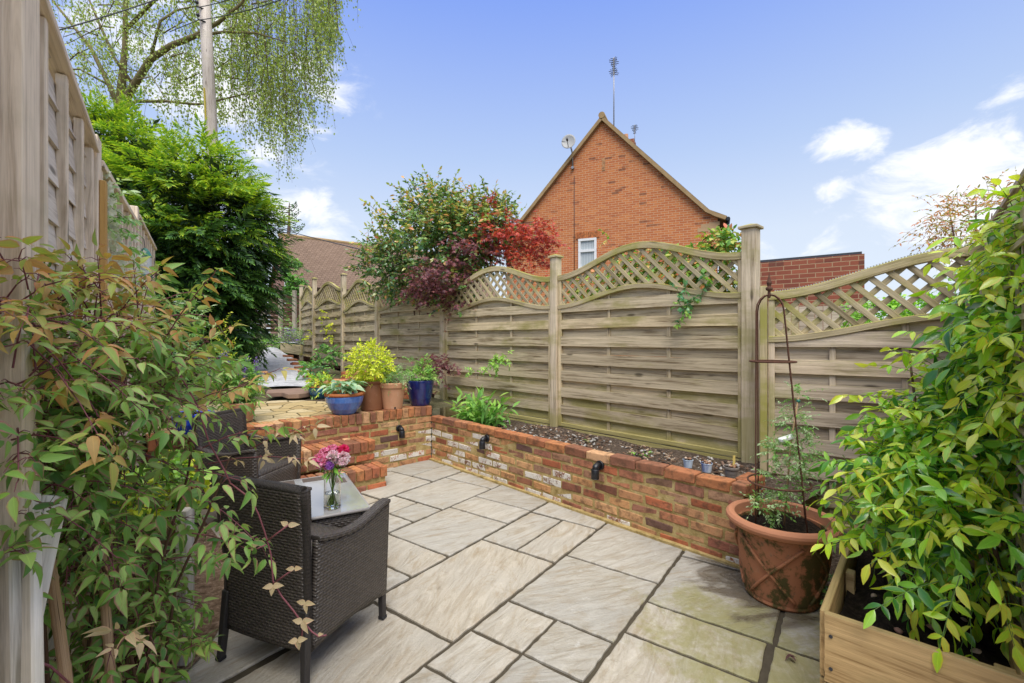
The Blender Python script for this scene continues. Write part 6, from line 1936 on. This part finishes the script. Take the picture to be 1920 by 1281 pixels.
# ---- generic leafy helper
def leafy(name, label, cat, loc, els, n, mats, ll, lw, K=3, shape='oval', L=(.1, .2), shell=.3, up=.3, droop=.3, stem='green_stem', group=None, hang=.2, pair=True, part='leaves', mfrac=.5):
    t = thing(name, label, cat, loc, group)
    lv, st = Leaves(), []
    P, Nn, rad = in_ellipsoids(els, n, shell)
    P = local(P, t); n_ = len(P)
    mats = mats if isinstance(mats, list) else [mats]
    m = (RNG.random(n_) < mfrac).astype(int) if len(mats) > 1 else 0
    twigs(lv, st, P, Nn + np.array([0, 0, up]) + RNG.normal(0, .4, P.shape), RNG.uniform(*L, n_), K, RNG.uniform(.8, 1.2, n_) * ll, RNG.uniform(.8, 1.2, n_) * lw, m=m, shape=shape, droop=droop, hang=hang, pair=pair, r=min(.003, lw * .1))
    lv.build(part, mats, t)
    stems_mesh(st, 'twigs', M[stem], t, 3)
    return t

leafy('rambler', 'rambling plant with orange tinted leaves behind the lattice left of the tall post', 'climbing plant', D(1230, 600, 4.9).xy.to_3d(), [(D(1120, 540, 5.2), (.35, .15, .08), 1.6), (D(1230, 515, 4.8), (.4, .15, .2), 3), (D(1330, 510, 4.3), (.3, .12, .2), 2.4), (D(1145, 450, 5.1), (.03, .05, .03), .06), (D(1355, 455, 4.2), (.1, .1, .04), .5)], 620, LM['rose'], .055, .034, 4)
leafy('creeper', 'dark ivy sprig hanging through the lattice near the tall capped post', 'climbing plant', D(1290, 570, 3.8), [(D(1288, 572, 3.86), (.08, .03, .08), 3), (D(1325, 530, 3.75), (.05, .02, .04), .8), (D(1280, 545, 3.9), (.07, .03, .02), 1), (D(1275, 608, 3.9), (.015, .02, .01), .3)], 34, [LM['ivy'], LM['light']], .045, .032, 2, 'ovate', (.04, .09), mfrac=.3)
leafy('creeper', 'pale green climbing shoots on the fence above the leafy bed plant', 'climbing plant', D(912, 690, 5.4), [(D(895, 690, 5.52), (.09, .04, .05), 1.4), (D(930, 682, 5.3), (.09, .03, .05), 1), (D(950, 670, 5.2), (.04, .02, .05), .6)], 34, LM['light'], .045, .02, 3, 'lance', (.06, .12))
leafy('creeper', 'thin yellow green creeper on the far fence panels', 'climbing plant', D(620, 610, 9.9), [(D(606, 588, 10.3), (.15, .06, .06), .7), (D(622, 612, 9.85), (.08, .05, .25), 1.2), (D(585, 628, 11), (.06, .05, .15), .5)], 22, LM['lime'], .07, .045, 3, 'ovate', (.1, .2))

# leafy plant in the bed, small weeds
bp0 = wall_hit(890, 0); bp = G(892, 795, .42); bp.z = .42
t = thing('leafy_plant', 'clump of long light green leaves in the planting bed by the terrace corner', 'plant', bp)
lv, st = Leaves(), []
n_ = 40; P = RNG.normal(0, .07, (n_, 3)); P[:, 2] = 0; P += np.array(tuple(WD)) * RNG.uniform(-.2, .32, (n_, 1))
twigs(lv, st, P, np.stack([RNG.normal(0, .3, n_), RNG.normal(0, .3, n_), np.ones(n_)], 1), RNG.uniform(.16, .42, n_), 5, .135, .04, droop=.12, shape='lance', hang=.35, m=(RNG.random(n_) < .5).astype(int), r=.004)
lv.build('leaves', [LM['light'], LM['mid']], t); stems_mesh(st, 'stems', M['green_stem'], t, 4)
for i, (px, py, s, lab) in enumerate(((1207, 852, .07, 'lush seedling with broad leaves at the edge of the low wall'), (1185, 850, .04, 'low seedling just left of the broad leaved one on the low wall'), (1105, 826, .05, 'yellow green seedling in the bed midway along the low wall'), (1046, 808, .045, 'seedling at the foot of the middle fence post'), (986, 792, .04, 'small bright seedling nearest the leafy clump in the bed'))):
    q = G(px, py, .43); q.z = .415
    t = thing('seedling', lab, 'seedling', q, 'seedlings in the planting bed')
    lv = Leaves(); n_ = 14
    a = RNG.uniform(0, 6.28, n_)
    lv.add(np.stack([np.cos(a) * .01, np.sin(a) * .01, np.full(n_, 0)], 1), np.stack([np.cos(a), np.sin(a), RNG.uniform(.3, 1.4, n_)], 1), np.tile([0, 0, 1.], (n_, 1)) + RNG.normal(0, .2, (n_, 3)), s * RNG.uniform(.6, 1.1, n_), s * .35, 'oval', .4, .3)
    lv.build('leaves', LM['light'], t)

# planting in the terrace pots
def top_of(o, z): return o.location + V(0, 0, z)
b = top_of(blue, .185)
t = thing('hosta', 'silvery green hosta with pale edged leaves in the sky blue bowl', 'plant', b)
lv, st = Leaves(), []
n_ = 44; a = RNG.uniform(0, 6.28, n_); el = RNG.uniform(.35, 1.6, n_); P = np.stack([np.cos(a) * .04, np.sin(a) * .04, np.zeros(n_)], 1)
dr = np.stack([np.cos(a), np.sin(a), el], 1); L = RNG.uniform(.06, .16, n_)
tipp = P + unit(dr) * L[:, None] + np.array([0, 0, .03])
st.append((np.stack([P, (P + tipp) / 2 + np.array([0, 0, .02]), tipp], 1), np.full(n_, .003)))
lv.add(tipp, np.stack([np.cos(a), np.sin(a), RNG.uniform(-.25, .35, n_)], 1), np.stack([np.cos(a) * .5, np.sin(a) * .5, np.ones(n_)], 1) + RNG.normal(0, .2, (n_, 3)), RNG.uniform(.09, .13, n_), RNG.uniform(.07, .09, n_), 'ovate', .35, .3)
lv.build('leaves', LM['hosta'], t); stems_mesh(st, 'stalks', M['green_stem'], t)
b = top_of(brown, .3)
leafy('lime_shrub', 'round lime yellow shrub growing in the brown jar', 'shrub', b, [(b + V(0, 0, .22), (.21, .21, .19), 3), (b + V(-.06, .05, .12), (.2, .2, .14), 1.5), (b + V(0, 0, .06), (.09, .09, .1), .5)], 330, LM['lime'], .036, .016, 4, 'oval', (.06, .12), .55, droop=.2)
b = top_of(terra, .28)
leafy('pinks', 'wispy grey green plant in the plain terracotta pot', 'plant', b, [(b + V(-.03, 0, .09), (.13, .12, .10), 1), (b + V(.05, 0, .05), (.1, .1, .06), 1)], 130, [LM['grey'], LM['mid']], .035, .007, 5, 'lance', (.07, .14), .2, mfrac=.35)
b = top_of(navy, .28)
leafy('bushy_plant', 'upright fresh green plant with slim shoots in the navy pot', 'plant', b, [(b + V(0, 0, .05), (.13, .12, .06), 2), (b + V(.05, 0, .12), (.06, .05, .12), .8), (b + V(-.1, .02, .14), (.03, .03, .13), .6), (b + V(.14, 0, .03), (.06, .05, .03), .5)], 130, [LM['mid'], LM['light']], .034, .011, 5, 'lance', (.07, .16), .2, up=1.0)
b = top_of(teal, .14)
leafy('leafy_plant', 'light green low plant in the small teal bowl', 'plant', b, [(b + V(.02, 0, .06), (.15, .13, .07), 1)], 80, [LM['light'], LM['lime']], .045, .022, 3, 'oval', (.06, .12), .2, mfrac=.3)
b = top_of(salv, .16)
t = leafy('purple_salvia', 'green clump with purple flower spikes in the terracotta pot on the left of the terrace', 'plant', b, [(b + V(-.05, .02, .20), (.13, .13, .17), 3), (b + V(-.02, 0, .04), (.10, .12, .06), 1)], 230, [LM['light'], LM['mid']], .055, .014, 5, 'lance', (.08, .16), .3, up=1.0)
for k in range(13):
    lv = Leaves(); mb = MB()
    x, y = random.uniform(-.24, .13), random.uniform(-.22, .05); z = random.uniform(.2, .40); h = random.uniform(.10, .18)
    mb.tube([(x * .5, y * .5, .05), (x, y, z), (x + .01, y, z + h)], .0025, 5)
    n_ = 44; zz = RNG.uniform(0, h, n_); a = RNG.uniform(0, 6.28, n_)
    lv.add(np.stack([x + .008 * np.cos(a), y + .008 * np.sin(a), z + zz], 1), np.stack([np.cos(a), np.sin(a), np.full(n_, .6)], 1), np.tile([0, 0, 1.], (n_, 1)), .022, .012, 'diamond', .1, 0)
    lv.build('flower_spike', LM['violet'], t); mb.build('flower_stem', M['green_stem'], t)
# plants between the far armchair and the conifer
leafy('border_plant', 'mixed grey green plants with tiny white flowers in front of the conifer base', 'plant', D(340, 660, 4.8).xy.to_3d() + V(0, 0, .5), [(D(330, 610, 5.0), (.28, .3, .3), 2), (D(380, 690, 4.6), (.3, .3, .2), 2), (D(300, 700, 4.4), (.25, .3, .25), 1.5), (D(420, 725, 4.5), (.2, .2, .14), 1)], 330, [LM['grey'], LM['mid']], .055, .014, 4, 'lance', (.12, .25), .2, up=.7, mfrac=.6)
t = thing('white_pinks', 'tiny white flower heads on thin stalks in front of the dark conifer', 'flowers', D(340, 600, 4.9))
lv = Leaves(); mb = MB(); c0 = t.location
for px, py in ((329, 566), (338, 569), (345, 569), (355, 577), (350, 583), (378, 608), (394, 609), (383, 613), (320, 572)):
    p = D(px, py, 4.9) - c0; mb.tube([p - V(.03, 0, .25), p], .0022, 4)
    n_ = 10; a = RNG.uniform(0, 6.28, n_); lv.add(np.tile(tuple(p), (n_, 1)), np.stack([np.cos(a), np.sin(a) - .3, RNG.uniform(-.2, .6, n_)], 1), np.tile([0, -.5, 1.], (n_, 1)), .018, .014, 'diamond', .1, 0)
lv.build('petals', LM['white'], t); mb.build('stalks', M['green_stem'], t)
leafy('tall_stalk_plant', 'tall yellowish seed stalks rising beside the purple flower spikes', 'plant', D(420, 660, 4.5), [(D(422, 650, 4.4), (.05, .05, .22), 1), (D(412, 700, 4.4), (.08, .08, .12), 1)], 22, LM['lime'], .03, .008, 6, 'lance', (.12, .25), .1, up=2.0)
leafy('planter_plant', 'yellow green rounded plant in the brown planter behind the climber', 'plant', lp0 + V(-.4, .35, .58), [(D(275, 925, 2.12), (.17, .2, .10), 2), (D(310, 905, 2.2), (.12, .15, .08), 1)], 110, [LM['lime'], LM['light']], .045, .032, 3, 'round', (.06, .12), .2)
# white flowered climber on the left fence
t = leafy('white_jasmine', 'white flowered climber trained up the left fence before the bird feeder', 'climbing plant', LP(3.1, 1.6), [(D(197, 390, 2.22), (.03, .05, .14), 1.4), (D(212, 460, 2.4), (.05, .06, .16), 1.6), (D(235, 530, 2.7), (.09, .08, .2), 2)], 90, [LM['grey'], LM['mid']], .04, .016, 3, 'oval', (.06, .12), .1, mfrac=.3)
lv = Leaves(); c0 = t.location
for k in range(210):
    px, py, Y = random.choice(((194, 370, 2.2), (199, 410, 2.22), (207, 450, 2.3), (214, 490, 2.38), (230, 525, 2.6), (254, 485, 3.1), (250, 535, 3.0)))
    p = D(px + random.gauss(0, 8), py + random.gauss(0, 24), Y) - c0
    n_ = 5; a = np.arange(5) * 1.257 + random.random()
    lv.add(np.tile(tuple(p), (n_, 1)), np.stack([np.cos(a), np.full(n_, -.25), np.sin(a)], 1), np.tile([.3, -1., .2], (n_, 1)), .021, .013, 'diamond', .1, 0)
lv.build('petals', LM['white'], t)

# rear planting
leafy('leafy_plant', 'green leafy plant at the foot of the fence beside the grey path', 'plant', D(600, 670, 8.0).xy.to_3d() + V(0, 0, .7), [(D(588, 692, 7.6), (.18, .2, .07), 1.5), (D(615, 662, 8.2), (.18, .15, .09), 1.3)], 85, [LM['mid'], LM['ivy']], .06, .036, 3, 'ovate', (.08, .16), .2, mfrac=.3)
leafy('lavender', 'pale lavender tuft at the end of the fence by the far path', 'plant', D(552, 645, 12.3).xy.to_3d() + V(0, 0, 1.0), [(D(552, 640, 12.3), (.25, .25, .16), 1)], 90, [LM['grey'], LM['violet']], .09, .016, 4, 'lance', (.2, .4), .1, up=1.5, mfrac=.3)
leafy('low_plant', 'low green plants edging the far end of the grey path', 'plant', D(505, 652, 13).xy.to_3d() + V(0, 0, 1.05), [(D(505, 648, 13), (.5, .3, .1), 2), (D(470, 650, 12.4), (.4, .3, .15), 1), (D(545, 615, 15.5), (.4, .3, .3), 1)], 130, [LM['mid'], LM['light']], .09, .03, 4, 'lance', (.2, .35), .2)
leafy('weed', 'small green weeds growing between the big mossy pot and the timber planter', 'weed', Vector((1.72, 2.5, 0)), [(Vector((1.72, 2.52, .05)), (.09, .12, .05), 1), (Vector((1.66, 2.36, .03)), (.05, .06, .03), .5)], 36, [LM['mid'], LM['ivy']], .035, .02, 3, 'oval', (.04, .09), .1)
leafy('wall_ivy', 'ivy covering the gable wall of the distant cottage', 'ivy', D(553, 560, 20.6), [(D(556, 552, 20.35), (.22, .4, .85), 2), (D(548, 505, 21.3), (.16, .4, .5), 1)], 420, LM['mid'], .14, .11, 3, 'ovate', (.2, .35), .4)
leafy('garden_hedge', 'bright green hedge seen low through the cut lattice panel', 'hedge', D(1680, 600, 4.4).xy.to_3d(), [(D(1650, 590, 4.4), (.28, .2, .09), 2), (D(1750, 582, 4.2), (.28, .2, .09), 2)], 260, LM['hedge'], .045, .026, 4, 'oval', (.08, .16), .5)
t = leafy('red_leaf_tree', 'sparse olive and red leaved small tree above the right end of the lattice', 'tree', D(1830, 600, 6.2).xy.to_3d(), [(D(1830, 410, 6.2), (.5, .4, .26), 3), (D(1890, 385, 6.0), (.35, .4, .28), 2), (D(1775, 400, 6.3), (.28, .3, .2), 1), (D(1790, 445, 6.3), (.5, .3, .16), 1.6)], 230, LM['redtree'], .06, .022, 4, 'lance', (.16, .34), .2, stem='red_stem')
mb = MB()
for px, py in ((1780, 395), (1830, 375), (1900, 360), (1860, 400)):
    q = D(px, py, 6.2) - t.location; mb.tube([(0, 0, 0), (q.x * .3, q.y * .3, q.z * .55), tuple(q)], [.04, .025, .006], 6)
mb.build('trunk', M['stem'], t)
leafy('hedge_bush', 'dense green hedge bush through the lattice behind the shrub at the right', 'bush', D(1800, 560, 5.0).xy.to_3d(), [(D(1835, 520, 5.2), (.22, .3, .2), 1)], 50, LM['light'], .05, .02, 4, 'lance', (.12, .25), .2)

# plant in the big pot
b = BP + V(0, 0, .37)
t = leafy('jasmine', 'young wispy climber tied to a cane inside the rusty obelisk', 'climbing plant', b, [(D(1478, 850, 2.5), (.10, .08, .10), 2.2), (D(1470, 905, 2.5), (.09, .08, .07), 1.6), (D(1487, 790, 2.5), (.05, .05, .07), 1), (D(1500, 745, 2.5), (.03, .03, .05), .4), (D(1435, 950, 2.45), (.07, .07, .03), .9), (D(1515, 850, 2.5), (.03, .04, .06), .5)], 270, [LM['grey'], LM['mid']], .020, .008, 5, 'lance', (.05, .11), .1, mfrac=.4)
mb = MB(); mb.tube([D(1470, 985, 2.5) - b, D(1483, 830, 2.5) - b, D(1497, 745, 2.5) - b], .0045, 7); mb.build('cane', M['cane'], t)
mb = MB(); mb.bar(D(1462, 826, 2.44) - b, D(1487, 818, 2.46) - b, .03, .02, (0, 0, 1)); mb.build('white_label', M['white'], t, .004)
mb = MB(); mb.ball(D(1497, 752, 2.5) - b, .011, 0, 8); mb.build('green_cap', gm, t)
# fallen leaves and debris on the border soil
mb = MB(); lv = Leaves(); n_ = 420
P = np.stack([RNG.uniform(-2.0, -1.38, n_), RNG.uniform(.7, 2.0, n_), RNG.uniform(.008, .02, n_)], 1)
lv.add(P, RNG.normal(0, 1, (n_, 3)) * np.array([1, 1, .2]), np.tile([0, 0, 1.], (n_, 1)) + RNG.normal(0, .3, (n_, 3)), RNG.uniform(.02, .05, n_), RNG.uniform(.012, .025, n_), 'oval', .3, .3)
LM['dead'] = leafmat('dead_leaf', [(0, (.12, .07, .04)), (.5, (.33, .2, .12)), (1, (.5, .36, .26))], None, vein=0, trans=.05, rough=.8)
setp(lv.build('leaf_litter', LM['dead']), 'dry fallen leaves covering the soil under the climber', 'fallen leaves', kind='stuff')
